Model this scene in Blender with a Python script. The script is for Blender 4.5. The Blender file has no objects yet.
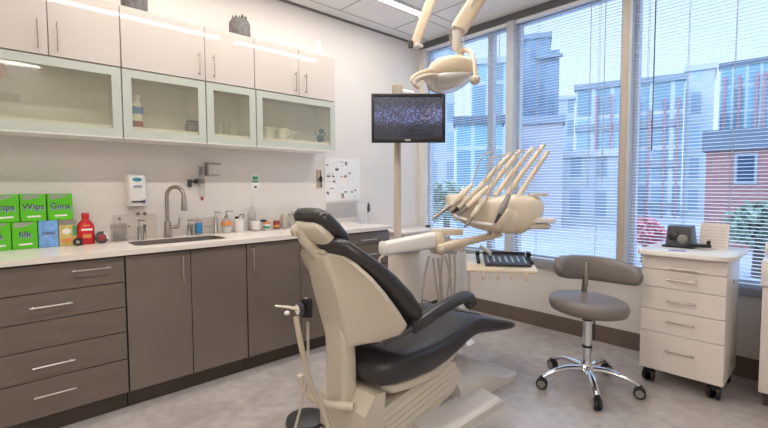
import bpy, bmesh, math, random
from mathutils import Vector, Matrix, Euler
random.seed(7)
SC = bpy.context.scene
COL = SC.collection
R = math.radians
PI = math.pi

# ------------------------------------------------------------------ camera
CAM_Z = 1.27
FWD = Vector((0.68098, 0.73032, -0.05380))
RGT = Vector((0.73121, -0.68213, -0.00429))
UPV = Vector((0.03983, 0.03642, 0.99854))
FPX, CXP, CYP = 429.06, 384.0, 209.89
cd = bpy.data.cameras.new('camera')
cam = bpy.data.objects.new('camera', cd)
COL.objects.link(cam)
cd.sensor_fit = 'HORIZONTAL'
cd.sensor_width = 36.0
cd.lens = FPX / 768 * 36.0
cd.shift_y = (CYP - 214.0) / 768.0
cd.clip_start = 0.02
cd.clip_end = 400
m3 = Matrix((RGT, UPV, -FWD)).transposed()
cam.matrix_world = Matrix.Translation((0, 0, CAM_Z)) @ m3.to_4x4()
SC.camera = cam

# ------------------------------------------------------------------ world, exposure, big lights
wd = bpy.data.worlds.new('sky')
SC.world = wd
wd.use_nodes = True
wn = wd.node_tree.nodes
bg = wn['Background']
bg.inputs['Strength'].default_value = 1.0
tc = wn.new('ShaderNodeTexCoord')
sx = wn.new('ShaderNodeSeparateXYZ')
rp = wn.new('ShaderNodeValToRGB')
wd.node_tree.links.new(tc.outputs['Generated'], sx.inputs[0])
wd.node_tree.links.new(sx.outputs['Z'], rp.inputs[0])
rp.color_ramp.elements[0].position = 0.36
rp.color_ramp.elements[0].color = (0.33, 0.37, 0.42, 1)
rp.color_ramp.elements[1].position = 0.75
rp.color_ramp.elements[1].color = (0.86, 1.12, 1.6, 1)
wd.node_tree.links.new(rp.outputs[0], bg.inputs['Color'])
bg.inputs['Strength'].default_value = 2.0
sd = bpy.data.lights.new('added_facade_light', 'SUN')  # added lamp that brightens the facades outside; the sky is overcast
sd.energy = 0.9
sd.angle = R(25)
sd.color = (1.0, 0.97, 0.93)
so = bpy.data.objects.new('added_facade_light', sd)
COL.objects.link(so)
so.rotation_euler = (0, R(-58), R(-18))
vs = SC.view_settings
vs.view_transform = 'Standard'
vs.look = 'None'
vs.gamma = 1.0
vs.use_curve_mapping = False
vs.exposure = 0.76
STRIP_POWER = 10.0      # watts per metre-long lamp of the ceiling strips


# ------------------------------------------------------------------ materials
def lin(c):
    c = c / 255.0
    return c / 12.92 if c <= 0.04045 else ((c + 0.055) / 1.055) ** 2.4


def rgb(r, g, b):
    return (lin(r), lin(g), lin(b), 1.0)


def mat(name, col, rough=0.5, metal=0.0, spec=0.5, coat=0.0, var=0.0, scale=8.0, bump=0.0, bscale=200.0, stretch=None):
    m = bpy.data.materials.new(name)
    m.use_nodes = True
    nt = m.node_tree
    b = nt.nodes['Principled BSDF']
    c = rgb(*col)
    b.inputs['Base Color'].default_value = c
    b.inputs['Roughness'].default_value = rough
    b.inputs['Metallic'].default_value = metal
    b.inputs['Specular IOR Level'].default_value = spec
    b.inputs['Coat Weight'].default_value = coat
    b.inputs['Coat Roughness'].default_value = 0.05
    t = nt.nodes.new('ShaderNodeTexCoord')
    vec = t.outputs['Object']
    if stretch:
        mp = nt.nodes.new('ShaderNodeMapping')
        mp.inputs['Scale'].default_value = stretch
        nt.links.new(vec, mp.inputs[0])
        vec = mp.outputs[0]
    if var > 0:
        n = nt.nodes.new('ShaderNodeTexNoise')
        n.inputs['Scale'].default_value = scale
        n.inputs['Detail'].default_value = 5
        nt.links.new(vec, n.inputs['Vector'])
        r = nt.nodes.new('ShaderNodeValToRGB')
        r.color_ramp.elements[0].position = 0.3
        r.color_ramp.elements[1].position = 0.7
        r.color_ramp.elements[0].color = tuple(x * (1 - var) for x in c[:3]) + (1,)
        r.color_ramp.elements[1].color = tuple(min(1, x * (1 + var)) for x in c[:3]) + (1,)
        nt.links.new(n.outputs['Fac'], r.inputs[0])
        nt.links.new(r.outputs[0], b.inputs['Base Color'])
    if bump > 0:
        n2 = nt.nodes.new('ShaderNodeTexNoise')
        n2.inputs['Scale'].default_value = bscale
        nt.links.new(vec, n2.inputs['Vector'])
        bp = nt.nodes.new('ShaderNodeBump')
        bp.inputs['Strength'].default_value = bump
        bp.inputs['Distance'].default_value = 0.002
        nt.links.new(n2.outputs['Fac'], bp.inputs['Height'])
        nt.links.new(bp.outputs[0], b.inputs['Normal'])
    return m


def glassy(name, tint, gloss=0.08, veil=0.0, veilcol=(220, 225, 215), rough=0.02):
    m = bpy.data.materials.new(name)
    m.use_nodes = True
    nt = m.node_tree
    for n in list(nt.nodes):
        nt.nodes.remove(n)
    out = nt.nodes.new('ShaderNodeOutputMaterial')
    tr = nt.nodes.new('ShaderNodeBsdfTransparent')
    tr.inputs[0].default_value = rgb(*tint)
    gl = nt.nodes.new('ShaderNodeBsdfGlossy')
    gl.inputs['Roughness'].default_value = rough
    mx = nt.nodes.new('ShaderNodeMixShader')
    mx.inputs[0].default_value = gloss
    src = tr.outputs[0]
    if veil > 0:
        df = nt.nodes.new('ShaderNodeBsdfDiffuse')
        df.inputs[0].default_value = rgb(*veilcol)
        m2 = nt.nodes.new('ShaderNodeMixShader')
        m2.inputs[0].default_value = veil
        nt.links.new(tr.outputs[0], m2.inputs[1])
        nt.links.new(df.outputs[0], m2.inputs[2])
        src = m2.outputs[0]
    nt.links.new(src, mx.inputs[1])
    nt.links.new(gl.outputs[0], mx.inputs[2])
    nt.links.new(mx.outputs[0], out.inputs[0])
    return m


def emit(name, col, s):
    m = bpy.data.materials.new(name)
    m.use_nodes = True
    nt = m.node_tree
    b = nt.nodes['Principled BSDF']
    b.inputs['Base Color'].default_value = rgb(*col)
    b.inputs['Emission Color'].default_value = rgb(*col)
    b.inputs['Emission Strength'].default_value = s
    return m


M = dict(
    wall=mat('wall paint', (228, 221, 214), 0.6, var=0.02, scale=3),
    ceil=mat('ceiling panel', (240, 236, 232), 0.75, var=0.03, scale=40),
    trimdark=mat('shadow gap', (120, 112, 104), 0.6),
    tbar=mat('ceiling joint', (186, 181, 176), 0.6),
    skirting=mat('skirting vinyl', (112, 98, 88), 0.5, var=0.05),
    upper=mat('white gloss laminate', (212, 202, 193), 0.03, spec=0.4, coat=0.0, var=0.01, scale=2),
    upin=mat('cabinet interior', (246, 244, 236), 0.5, var=0.02),
    base=mat('grey brown gloss laminate', (119, 107, 98), 0.16, coat=0.25, var=0.06, scale=3),
    wood=mat('grey woodgrain laminate', (114, 101, 92), 0.2, coat=0.2, var=0.07, scale=3, stretch=(1.2, 1, 7)),
    carcass=mat('cabinet carcass', (86, 76, 70), 0.5, var=0.05),
    toe=mat('toe kick', (78, 66, 58), 0.5, var=0.06),
    quartz=mat('white quartz', (236, 227, 217), 0.22, var=0.015, scale=30),
    steel=mat('brushed steel', (205, 200, 195), 0.28, metal=1.0),
    nickel=mat('brushed nickel', (176, 166, 156), 0.3, metal=1.0, var=0.05, scale=20),
    chrome=mat('chrome', (225, 228, 232), 0.06, metal=1.0),
    sink=mat('sink steel', (132, 122, 114), 0.4, metal=0.3, var=0.05),
    cream=mat('cream dental plastic', (232, 216, 192), 0.28, coat=0.15, var=0.015, scale=4),
    creamd=mat('cream plastic worn', (208, 195, 176), 0.35, var=0.03, scale=8),
    chaircream=mat('cream chair plastic', (216, 205, 186), 0.3, coat=0.15, var=0.015, scale=4),
    chaircreamd=mat('cream chair plastic worn', (206, 194, 174), 0.35, var=0.03, scale=8),
    basewhite=mat('off white base cover', (226, 219, 212), 0.35, var=0.03),
    haze=mat('pale roof', (140, 152, 164), 0.6),
    hazedark=mat('grey roof band', (100, 112, 128), 0.6),
    white=mat('white plastic', (236, 232, 226), 0.3, var=0.01),
    leather=mat('charcoal upholstery', (49, 47, 48), 0.31, spec=0.6, var=0.05, scale=5, bump=0.12, bscale=260),
    stoolgrey=mat('grey upholstery', (130, 121, 115), 0.4, var=0.04, scale=5, bump=0.1, bscale=260),
    black=mat('black plastic', (26, 26, 28), 0.35, var=0.03),
    darkgrey=mat('dark grey plastic', (66, 66, 68), 0.4, var=0.05),
    grey=mat('grey plastic', (140, 136, 132), 0.4, var=0.04),
    hose=mat('grey hose', (196, 186, 174), 0.4, var=0.03),
    frame=mat('window frame grey', (192, 196, 202), 0.45, var=0.02),
    sillgrey=mat('sill grey', (150, 150, 154), 0.45, var=0.02),
    framedark=mat('window head grey', (104, 104, 108), 0.5, var=0.02),
    mullion=mat('mullion beige', (190, 176, 160), 0.5, var=0.02),
    blind=mat('blind slat', (232, 234, 238), 0.45, var=0.01),
    cord=mat('blind cord', (170, 172, 180), 0.6),
    wand=mat('blind wand', (92, 98, 110), 0.3),
    cart=mat('cart white laminate', (236, 226, 216), 0.3, var=0.015),
    glassframe=mat('pale green glass frame', (192, 197, 186), 0.3, var=0.02),
    green=mat('green carton', (92, 196, 28), 0.4, var=0.06),
    greentop=mat('grey carton top', (150, 160, 140), 0.5),
    bluebox=mat('blue carton', (120, 170, 225), 0.4, var=0.25, scale=30),
    yellowbox=mat('yellow carton', (214, 190, 110), 0.4, var=0.2, scale=35),
    red=mat('red plastic', (206, 28, 34), 0.3, var=0.03),
    orange=mat('orange label', (226, 152, 92), 0.5, var=0.04),
    blue=mat('blue label', (52, 134, 196), 0.45, var=0.08, scale=40),
    teal=mat('teal label', (70, 150, 170), 0.5),
    signgreen=mat('green label', (70, 160, 116), 0.5),
    purple=mat('lilac label', (150, 150, 200), 0.5),
    paper=mat('paper', (238, 235, 232), 0.7, var=0.01),
    ink=mat('dark ink', (60, 58, 66), 0.7),
    inkred=mat('red brown ink', (170, 110, 100), 0.7),
    inkpale=mat('pale ink', (176, 178, 186), 0.7),
    lens=mat('lamp lens', (214, 211, 204), 0.15, coat=0.5),
    boom=mat('beige arm plastic', (228, 210, 182), 0.35, var=0.02),
    groove=mat('shadowed groove', (120, 108, 94), 0.6),
    pinkred=mat('red steel paled for haze', (176, 128, 138), 0.6),  # distance haze is mixed into the red of the posts
    clear=glassy('clear acrylic', (254, 253, 252), 0.035, 0.06, (230, 226, 220), 0.05),
    bottle=glassy('clear bottle plastic', (244, 242, 240), 0.08, 0.12, (235, 232, 228), 0.05),
    frost=glassy('veiled cabinet glass', (244, 244, 238), 0.035, 0.10, (226, 222, 208), 0.05),
    pane=glassy('window glass', (236, 244, 250), 0.003, 0.0, rough=0.2),
    terracotta=mat('orange brown glaze', (176, 112, 78), 0.4, var=0.15),
    pot=mat('woven grey pot', (112, 108, 108), 0.7, var=0.35, scale=40, bump=0.4, bscale=90),
    leaf=mat('dark green leaf', (74, 80, 62), 0.6, var=0.2),
    maroon=mat('maroon', (150, 50, 54), 0.4),
    navy=mat('dark blue', (40, 66, 96), 0.4),
    strip=emit('lamp diffuser', (255, 246, 234), 6.0),
)


# ------------------------------------------------------------------ mesh builder
class MB:
    def __init__(s):
        s.bm = bmesh.new()

    def box(s, c, size, bev=0.0, rot=None, seg=2):
        g = bmesh.ops.create_cube(s.bm, size=1.0)
        vs_ = g['verts']
        bmesh.ops.scale(s.bm, vec=size, verts=vs_)
        if bev > 0:
            es = list({e for v in vs_ for e in v.link_edges})
            r = bmesh.ops.bevel(s.bm, geom=es, offset=min(bev, min(size) * 0.49), segments=seg, profile=0.5, affect='EDGES')
            vs_ = list({v for v in r['verts']} | {v for f in r['faces'] for v in f.verts})
            seen = set(vs_)
            st = list(vs_)
            while st:
                v = st.pop()
                for e in v.link_edges:
                    o = e.other_vert(v)
                    if o not in seen:
                        seen.add(o)
                        st.append(o)
            vs_ = list(seen)
        if rot is not None:
            q = rot if isinstance(rot, Matrix) else Euler(rot).to_matrix()
            bmesh.ops.rotate(s.bm, cent=(0, 0, 0), matrix=q, verts=vs_)
        bmesh.ops.translate(s.bm, vec=c, verts=vs_)
        return s

    def b2(s, a, b, bev=0.0, seg=2):
        a, b = Vector(a), Vector(b)
        return s.box((a + b) / 2, tuple(abs(x) for x in (b - a)), bev, None, seg)

    def rings(s, rings, cap=True, closed=True):
        L = []
        for r in rings:
            L.append([s.bm.verts.new(p) for p in r])
        n = len(L[0])
        for i in range(len(L) - 1):
            for j in range(n if closed else n - 1):
                k = (j + 1) % n
                s.bm.faces.new((L[i][j], L[i][k], L[i + 1][k], L[i + 1][j]))
        if cap:
            s.bm.faces.new(list(reversed(L[0])))
            s.bm.faces.new(L[-1])
        return s

    def tube(s, pts, r, seg=10, cap=True, flat=None):
        P_ = [Vector(p) for p in pts]
        rs = r if isinstance(r, (list, tuple)) else [r] * len(P_)
        up = None
        rr = []
        for i, p in enumerate(P_):
            a = P_[max(0, i - 1)]
            b = P_[min(len(P_) - 1, i + 1)]
            t = (b - a).normalized()
            if up is None:
                up = Vector((0, 0, 1)) if abs(t.z) < 0.9 else Vector((1, 0, 0))
            x = t.cross(up)
            if x.length < 1e-5:
                x = t.cross(Vector((1, 0, 0)))
            x.normalize()
            y = x.cross(t).normalized()
            up = y
            fx = flat if flat else 1.0
            rr.append([p + x * math.cos(2 * PI * k / seg) * rs[i] + y * math.sin(2 * PI * k / seg) * rs[i] * fx for k in range(seg)])
        return s.rings(rr, cap)

    def lathe(s, c, prof, seg=24, axis=(0, 0, 1), cap=True):
        a = Vector(axis).normalized()
        x = a.orthogonal().normalized()
        y = a.cross(x)
        c = Vector(c)
        rr = [[c + a * h + (x * math.cos(2 * PI * k / seg) + y * math.sin(2 * PI * k / seg)) * max(r, 1e-4) for k in range(seg)] for r, h in prof]
        return s.rings(rr, cap)

    def ball(s, c, rad, seg=16, rot=None):
        g = bmesh.ops.create_uvsphere(s.bm, u_segments=seg, v_segments=max(6, seg // 2 + 2), radius=1.0)
        rad = rad if isinstance(rad, (tuple, list)) else (rad,) * 3
        bmesh.ops.scale(s.bm, vec=rad, verts=g['verts'])
        if rot is not None:
            bmesh.ops.rotate(s.bm, cent=(0, 0, 0), matrix=Euler(rot).to_matrix(), verts=g['verts'])
        bmesh.ops.translate(s.bm, vec=c, verts=g['verts'])
        return s

    def prism(s, outline, d):
        """outline: 3-D points of a planar polygon, extruded by vector d"""
        d = Vector(d)
        a = [Vector(p) for p in outline]
        return s.rings([a, [p + d for p in a]], True)

    def build(s, name, material, parent=None, smooth=True, ang=38, label=None, origin=None):
        bmesh.ops.recalc_face_normals(s.bm, faces=s.bm.faces)
        me = bpy.data.meshes.new(name)
        if parent is not None:
            base = WL[parent.name]
        elif origin is not None:
            base = Vector(origin)
        else:
            lo = [min(v.co[i] for v in s.bm.verts) for i in range(3)]
            hi = [max(v.co[i] for v in s.bm.verts) for i in range(3)]
            base = Vector(((lo[0] + hi[0]) / 2, (lo[1] + hi[1]) / 2, lo[2]))
        bmesh.ops.translate(s.bm, vec=-base, verts=s.bm.verts)
        s.bm.to_mesh(me)
        s.bm.free()
        if smooth:
            me.polygons.foreach_set('use_smooth', [True] * len(me.polygons))
            me.set_sharp_from_angle(angle=R(ang))
        me.materials.append(M[material] if isinstance(material, str) else material)
        o = bpy.data.objects.new(name, me)
        COL.objects.link(o)
        if parent is not None:
            o.parent = parent
        else:
            o.location = base
        WL[o.name] = Vector(base)
        if label:
            o['label'] = label
        return o


WL = {}


def tag(o, label, cat, group=None):
    o['label'] = label
    o['category'] = cat
    if group:
        o['group'] = group
    return o


def thing(name, label, cat, loc, group=None):
    o = bpy.data.objects.new(name, None)
    o.empty_display_size = 0.05
    o.location = loc
    COL.objects.link(o)
    WL[o.name] = Vector(loc)
    return tag(o, label, cat, group)


def struct(o):
    o['kind'] = 'structure'
    return o


def V(*a):
    return Vector(a)


def at(px, py, d):
    """point at depth d along the sight line measured on the photograph"""
    return Vector((0, 0, CAM_Z)) + (FWD + RGT * ((px - CXP) / FPX) - UPV * ((py - CYP) / FPX)) * d


def aty(px, py, y):
    q = FWD + RGT * ((px - CXP) / FPX) - UPV * ((py - CYP) / FPX)
    return Vector((0, 0, CAM_Z)) + q * (y / q.y)


def atx(px, py, x):
    q = FWD + RGT * ((px - CXP) / FPX) - UPV * ((py - CYP) / FPX)
    return Vector((0, 0, CAM_Z)) + q * (x / q.x)


def smooth_path(pts, n=6):
    P_ = [Vector(p) for p in pts]
    out = []
    for i in range(len(P_) - 1):
        p0, p1, p2, p3 = P_[max(0, i - 1)], P_[i], P_[i + 1], P_[min(len(P_) - 1, i + 2)]
        for k in range(n):
            t = k / n
            out.append(0.5 * ((2 * p1) + (p2 - p0) * t + (2 * p0 - 5 * p1 + 4 * p2 - p3) * t * t + (3 * p1 - p0 - 3 * p2 + p3) * t ** 3))
    out.append(P_[-1])
    return out


def superring(c, ax, ay, hx, hy, n=28, e=4.0, crown=0.0):
    """rounded-rectangle ring about c in the plane of ax, ay"""
    c, ax, ay = Vector(c), Vector(ax), Vector(ay)
    r = []
    for k in range(n):
        t = 2 * PI * (k + 0.5) / n
        ct, st = math.cos(t), math.sin(t)
        u = math.copysign(abs(ct) ** (2 / e), ct)
        w = math.copysign(abs(st) ** (2 / e), st)
        hh = hy * (1 + (crown * (1 - u * u) if w > 0 else 0))
        r.append(c + ax * hx * u + ay * hh * w)
    return r


def lettering(text, loc, size, normal_rot, material, parent, thick=0.0006, name='lettering'):
    cu = bpy.data.curves.new('letters', 'FONT')
    cu.body = text
    cu.size = size
    cu.align_x = 'CENTER'
    cu.align_y = 'CENTER'
    cu.extrude = thick
    to = bpy.data.objects.new('letters', cu)
    COL.objects.link(to)
    bpy.context.view_layer.update()
    dg = bpy.context.evaluated_depsgraph_get()
    me = bpy.data.meshes.new_from_object(to.evaluated_get(dg))
    bpy.data.objects.remove(to)
    me.transform(Matrix.Translation(Vector(loc) - WL[parent.name]) @ normal_rot.to_4x4())
    me.materials.clear()
    me.materials.append(M[material])
    o = bpy.data.objects.new(name, me)
    COL.objects.link(o)
    o.parent = parent
    WL[o.name] = WL[parent.name]
    return o


FACE_NY = Euler((R(90), 0, 0)).to_matrix()          # lettering that reads from -Y

# ================================================================== ROOM SHELL
XW, YW, ZC = 3.64, 3.32, 2.865
X0, Y0 = -1.6, -1.4


def noise_floor():
    m = bpy.data.materials.new('vinyl floor')
    m.use_nodes = True
    nt = m.node_tree
    b = nt.nodes['Principled BSDF']
    t = nt.nodes.new('ShaderNodeTexCoord')
    n = nt.nodes.new('ShaderNodeTexNoise')
    n.inputs['Scale'].default_value = 1.6
    n.inputs['Detail'].default_value = 8
    n.inputs['Roughness'].default_value = 0.65
    nt.links.new(t.outputs['Object'], n.inputs['Vector'])
    r = nt.nodes.new('ShaderNodeValToRGB')
    r.color_ramp.elements[0].position = 0.3
    r.color_ramp.elements[0].color = rgb(166, 156, 150)
    r.color_ramp.elements[1].position = 0.72
    r.color_ramp.elements[1].color = rgb(198, 190, 185)
    nt.links.new(n.outputs['Fac'], r.inputs[0])
    n2 = nt.nodes.new('ShaderNodeTexNoise')
    n2.inputs['Scale'].default_value = 14
    n2.inputs['Detail'].default_value = 6
    nt.links.new(t.outputs['Object'], n2.inputs['Vector'])
    mx = nt.nodes.new('ShaderNodeMix')
    mx.data_type = 'RGBA'
    mx.blend_type = 'OVERLAY'
    mx.inputs[0].default_value = 0.25
    nt.links.new(r.outputs[0], mx.inputs[6])
    nt.links.new(n2.outputs['Fac'], mx.inputs[7])
    nt.links.new(mx.outputs[2], b.inputs['Base Color'])
    b.inputs['Roughness'].default_value = 0.27
    b.inputs['Specular IOR Level'].default_value = 0.5
    return m


struct(MB().b2((X0, Y0, -0.08), (XW + 0.15, YW + 0.1, 0)).build('floor', noise_floor(), smooth=False))
struct(MB().b2((X0, Y0, ZC), (XW + 0.15, YW + 0.1, ZC + 0.08)).build('ceiling', 'ceil', smooth=False))
struct(MB().b2((X0, YW, 0), (XW + 0.15, YW + 0.1, ZC)).build('wall_left', 'wall', smooth=False))
struct(MB().b2((X0 - 0.1, Y0, 0), (X0, YW + 0.1, ZC)).build('wall_back', 'wall', smooth=False))
struct(MB().b2((X0, Y0 - 0.1, 0), (XW + 0.15, Y0, ZC)).build('wall_right', 'wall', smooth=False))
# window wall: parapet below, head above, pier at the camera side
struct(MB().b2((XW, Y0, 0), (XW + 0.15, YW, 0.55)).build('wall_front', 'wall', smooth=False))
struct(MB().b2((XW, Y0, 2.80), (XW + 0.15, YW, ZC)).build('trim_3', 'framedark', smooth=False))
struct(MB().b2((XW - 0.035, Y0, 0.55), (XW + 0.16, YW, 0.605), 0.004).build('trim_4', 'sillgrey', smooth=False))
struct(MB().b2((XW, Y0, 0.605), (XW + 0.15, -0.62, 2.80)).build('wall_front_pier', 'wall', smooth=False))
# boxed casing in the far corner
struct(MB().b2((XW - 0.06, 2.60, 0), (XW, YW, 0.55)).build('trim_5', 'wall', smooth=False))
# skirting
struct(MB().b2((XW - 0.012, Y0, 0), (XW, 2.6, 0.135), 0.003).build('baseboard_front', 'skirting', smooth=False))
struct(MB().b2((2.66, YW - 0.012, 0), (XW - 0.06, YW, 0.135), 0.003).build('baseboard_left', 'skirting', smooth=False))
# ceiling joints and the dark shadow line at the wall
struct(MB().b2((X0, YW - 0.012, ZC - 0.018), (XW, YW, ZC)).build('trim_6', 'trimdark', smooth=False))
g = MB()
for yy in (3.17, 2.79, 2.66, 1.46, 0.26, -0.94):
    g.b2((X0, yy - 0.005, ZC - 0.004), (XW, yy + 0.005, ZC))
for xx in (-0.6, 0.6, 1.78, 2.42, 3.1):
    g.b2((xx - 0.005, Y0, ZC - 0.004), (xx + 0.005, YW - 0.15, ZC))
struct(g.build('trim_7', 'tbar', smooth=False))


# ------------------------------------------------------------------ windows
def window(n, ya, yb, inner=()):
    """ya < yb: clear opening between the mullions"""
    f = MB()
    xo0, xo1 = XW + 0.06, XW + 0.12
    f.b2((xo0, ya, 0.605), (xo1, ya + 0.03, 2.80)).b2((xo0, yb - 0.03, 0.605), (xo1, yb, 2.80))
    f.b2((xo0, ya + 0.03, 0.605), (xo1, yb - 0.03, 0.64)).b2((xo0, ya + 0.03, 2.76), (xo1, yb - 0.03, 2.80))
    for y_ in inner:
        f.b2((xo0, y_ - 0.03, 0.64), (xo1, y_ + 0.03, 2.76))
    fr = struct(f.build('window_%d' % n, 'frame', smooth=False))
    MB().b2((XW + 0.088, ya + 0.03, 0.64), (XW + 0.094, yb - 0.03, 2.76)).build('pane', 'pane', fr, smooth=False)
    return fr


window(1, 2.205, 3.23, inner=(2.42,))
window(2, 1.205, 2.13)
window(3, -0.62, 1.135)
struct(MB().b2((XW - 0.008, 1.158, 0.605), (XW + 0.12, 1.205, 2.80), 0.003).build('trim_8', 'mullion', smooth=False))
struct(MB().b2((XW - 0.008, 1.135, 0.605), (XW + 0.12, 1.158, 2.80), 0.002).build('trim_11', 'frame', smooth=False))
struct(MB().b2((XW - 0.012, 2.13, 0.605), (XW + 0.12, 2.205, 2.80), 0.003).build('trim_9', 'frame', smooth=False))
struct(MB().b2((XW, 3.23, 0.605), (XW + 0.15, YW, 2.80)).build('trim_10', 'wall', smooth=False))


def blind(label, ya, yb, wands, cords, top=2.765, bottom=0.625):
    t = thing('venetian_blind', label, 'blind', (XW + 0.02, (ya + yb) / 2, bottom), 'venetian blinds in the windows')
    MB().b2((XW + 0.003, ya, top), (XW + 0.037, yb, top + 0.033), 0.003).build('headrail', 'blind', t)
    sl = MB()
    z = bottom + 0.03
    ti = R(9)
    while z < top - 0.01:
        r0, r1 = [], []
        for k in range(4):
            u = (k / 3 - 0.5) * 0.024
            cz = z + math.sin(ti) * u + 0.0022 * (1 - (u / 0.012) ** 2)
            cx = XW + 0.02 + math.cos(ti) * u
            r0.append((cx, ya + 0.004, cz))
            r1.append((cx, yb - 0.004, cz))
        sl.rings([r0, r1], cap=False, closed=False)
        z += 0.0245
    sl.build('slats', 'blind', t, ang=80)
    MB().b2((XW + 0.008, ya, bottom - 0.012), (XW + 0.032, yb, bottom), 0.002).build('bottom_rail', 'blind', t)
    c = MB()
    for y_ in cords:
        c.tube([(XW + 0.0045, y_, bottom), (XW + 0.0045, y_, top)], 0.0014, 5)
        c.tube([(XW + 0.035, y_, bottom), (XW + 0.035, y_, top)], 0.0014, 5)
    c.build('ladder_cord', 'cord', t)
    for (y_, z0, mt, rr) in wands:
        MB().tube([(XW - 0.012, y_, z0), (XW - 0.008, y_, top - 0.01), (XW + 0.006, y_, top + 0.006)], rr, 7).build('wand', mt, t)
    return t


blind('long white venetian blind on the window beside the monitor', 2.21, 3.22, [(2.28, 1.5, 'cord', 0.003)], (2.4, 2.72, 3.05))
blind('white venetian blind on the middle window behind the swivel stool', 1.21, 2.125, [(1.33, 1.3, 'cord', 0.003), (1.44, 1.25, 'cord', 0.003)], (1.38, 1.9))
blind('wide white venetian blind on the window behind the drawer cart', -0.61, 1.125, [(0.985, 1.53, 'wand', 0.0045)], (1.03, 0.78, 0.52, 0.2, -0.2))


# ------------------------------------------------------------------ ceiling lamps
def strip(label, x0, x1, y, k=1.0, w=0.036):
    t = thing('ceiling_light', label, 'ceiling light', ((x0 + x1) / 2, y, ZC - 0.012), 'linear ceiling lights')
    MB().b2((x0, y - w - 0.008, ZC - 0.012), (x1, y - w, ZC)).b2((x0, y + w, ZC - 0.012), (x1, y + w + 0.008, ZC)).b2((x0 - 0.008, y - w - 0.008, ZC - 0.012), (x0, y + w + 0.008, ZC)).b2((x1, y - w - 0.008, ZC - 0.012), (x1 + 0.008, y + w + 0.008, ZC)).build('housing', 'white', t)
    MB().b2((x0, y - w, ZC - 0.009), (x1, y + w, ZC - 0.004)).build('diffuser', 'strip', t, smooth=False)
    ld = bpy.data.lights.new('lamp', 'AREA')
    ld.shape = 'RECTANGLE'
    ld.size = x1 - x0
    ld.size_y = 0.09
    ld.energy = STRIP_POWER * (x1 - x0) * k
    ld.color = (1.0, 0.965, 0.92)
    lo = bpy.data.objects.new('lamp', ld)
    COL.objects.link(lo)
    lo.parent = t
    lo.location = (0, 0, -0.004)
    return t


strip('slim bright linear ceiling light above the cabinet wall', 0.2, 3.105, 2.725, 0.34)
strip('linear ceiling light over the dental chair', -0.6, 3.1, 1.42, 0.6)
strip('linear ceiling light by the wall facing the cabinets', -1.45, 0.6, -1.2, 0.8)

# ================================================================== BASE CABINETS
YF = 2.74          # front plane of doors
BZ0, BZ1 = 0.105, 0.885


def handle_h(parent, x0, x1, z, y=YF, mt='steel'):
    return MB().tube([(x0, y - 0.028, z), (x1, y - 0.028, z)], 0.0042, 8).tube([(x0 + 0.015, y, z), (x0 + 0.015, y - 0.028, z)], 0.004, 6).tube([(x1 - 0.015, y, z), (x1 - 0.015, y - 0.028, z)], 0.004, 6).build('handle', mt, parent)


def handle_v(parent, x, z0, z1, y=YF, mt='steel'):
    return MB().tube([(x, y - 0.028, z0), (x, y - 0.028, z1)], 0.0045, 8).tube([(x, y, z0 + 0.015), (x, y - 0.028, z0 + 0.015)], 0.004, 6).tube([(x, y, z1 - 0.015), (x, y - 0.028, z1 - 0.015)], 0.004, 6).build('handle', mt, parent)


def base_unit(label, x0, x1, low_body=None):
    t = thing('base_cabinet', label, 'cabinet', ((x0 + x1) / 2, 3.0, 0), 'grey base cabinets along the wall')
    b = MB()
    zt = low_body if low_body else 0.893
    b.b2((x0 + 0.001, YF + 0.02, BZ0), (x1 - 0.001, YW - 0.002, zt))
    if low_body:
        b.b2((x0 + 0.001, YF + 0.02, zt), (x1 - 0.001, YF + 0.05, 0.893))
    b.build('carcass', 'carcass', t, smooth=False)
    MB().b2((x0 + 0.001, 2.80, 0), (x1 - 0.001, 2.82, BZ0)).build('toe_kick', 'toe', t, smooth=False)
    return t


def front(t, kind, x0, x1, z0, z1, mt):
    return MB().b2((x0 + 0.002, YF, z0 + 0.002), (x1 - 0.002, YF + 0.019, z1 - 0.002), 0.0015, 1).build(kind, mt, t)


t = base_unit('grey woodgrain drawer unit below the green cartons', -0.11, 0.563)
for i, (z0, z1, hx) in enumerate(((0.742, 0.885, (0.318, 0.493)), (0.60, 0.742, (0.142, 0.316)), (0.459, 0.60, None), (0.302, 0.459, (0.142, 0.316)), (0.105, 0.302, (0.142, 0.316)))):
    d = front(t, 'drawer', -0.11, 0.563, z0, z1, 'wood')
    if hx:
        zz = (0.838, 0.676, 0, 0.374, 0.223)[i]
        handle_h(d, hx[0], hx[1], zz)
t = base_unit('grey gloss two door cabinet under the sink', 0.567, 1.281, low_body=0.68)
d = front(t, 'door', 0.567, 0.92, BZ0, BZ1, 'base')
handle_v(d, 0.868, 0.705, 0.856)
front(t, 'door', 0.92, 1.281, BZ0, BZ1, 'base')
t = base_unit('grey gloss cabinet right of the sink cabinet, behind the dental chair', 1.285, 2.118)
d = front(t, 'door', 1.285, 1.70, BZ0, BZ1, 'base')
handle_v(d, 1.322, 0.705, 0.858)
d = front(t, 'door', 1.70, 2.118, BZ0, BZ1, 'base')
handle_v(d, 2.07, 0.705, 0.858)
t = base_unit('grey gloss drawer cabinet at the far end of the counter', 2.122, 2.62)
for z0, z1, hz in ((0.788, 0.885, 0.826), (0.60, 0.788, 0.70), (0.36, 0.60, 0.5), (0.105, 0.36, 0.25)):
    d = front(t, 'drawer', 2.122, 2.62, z0, z1, 'base')
    handle_h(d, 2.27, 2.448, hz)

# ------------------------------------------------------------------ counter with undermount sink
SX0, SX1, SY0, SY1 = 0.65, 1.21, 2.85, 3.12
CT0, CT1 = 0.895, 0.925
CYF = 2.715
c = MB()
c.b2((-0.13, CYF, CT0), (0.58, YW, CT1)).b2((1.28, CYF, CT0), (2.635, YW, CT1))
N = 48


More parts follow.
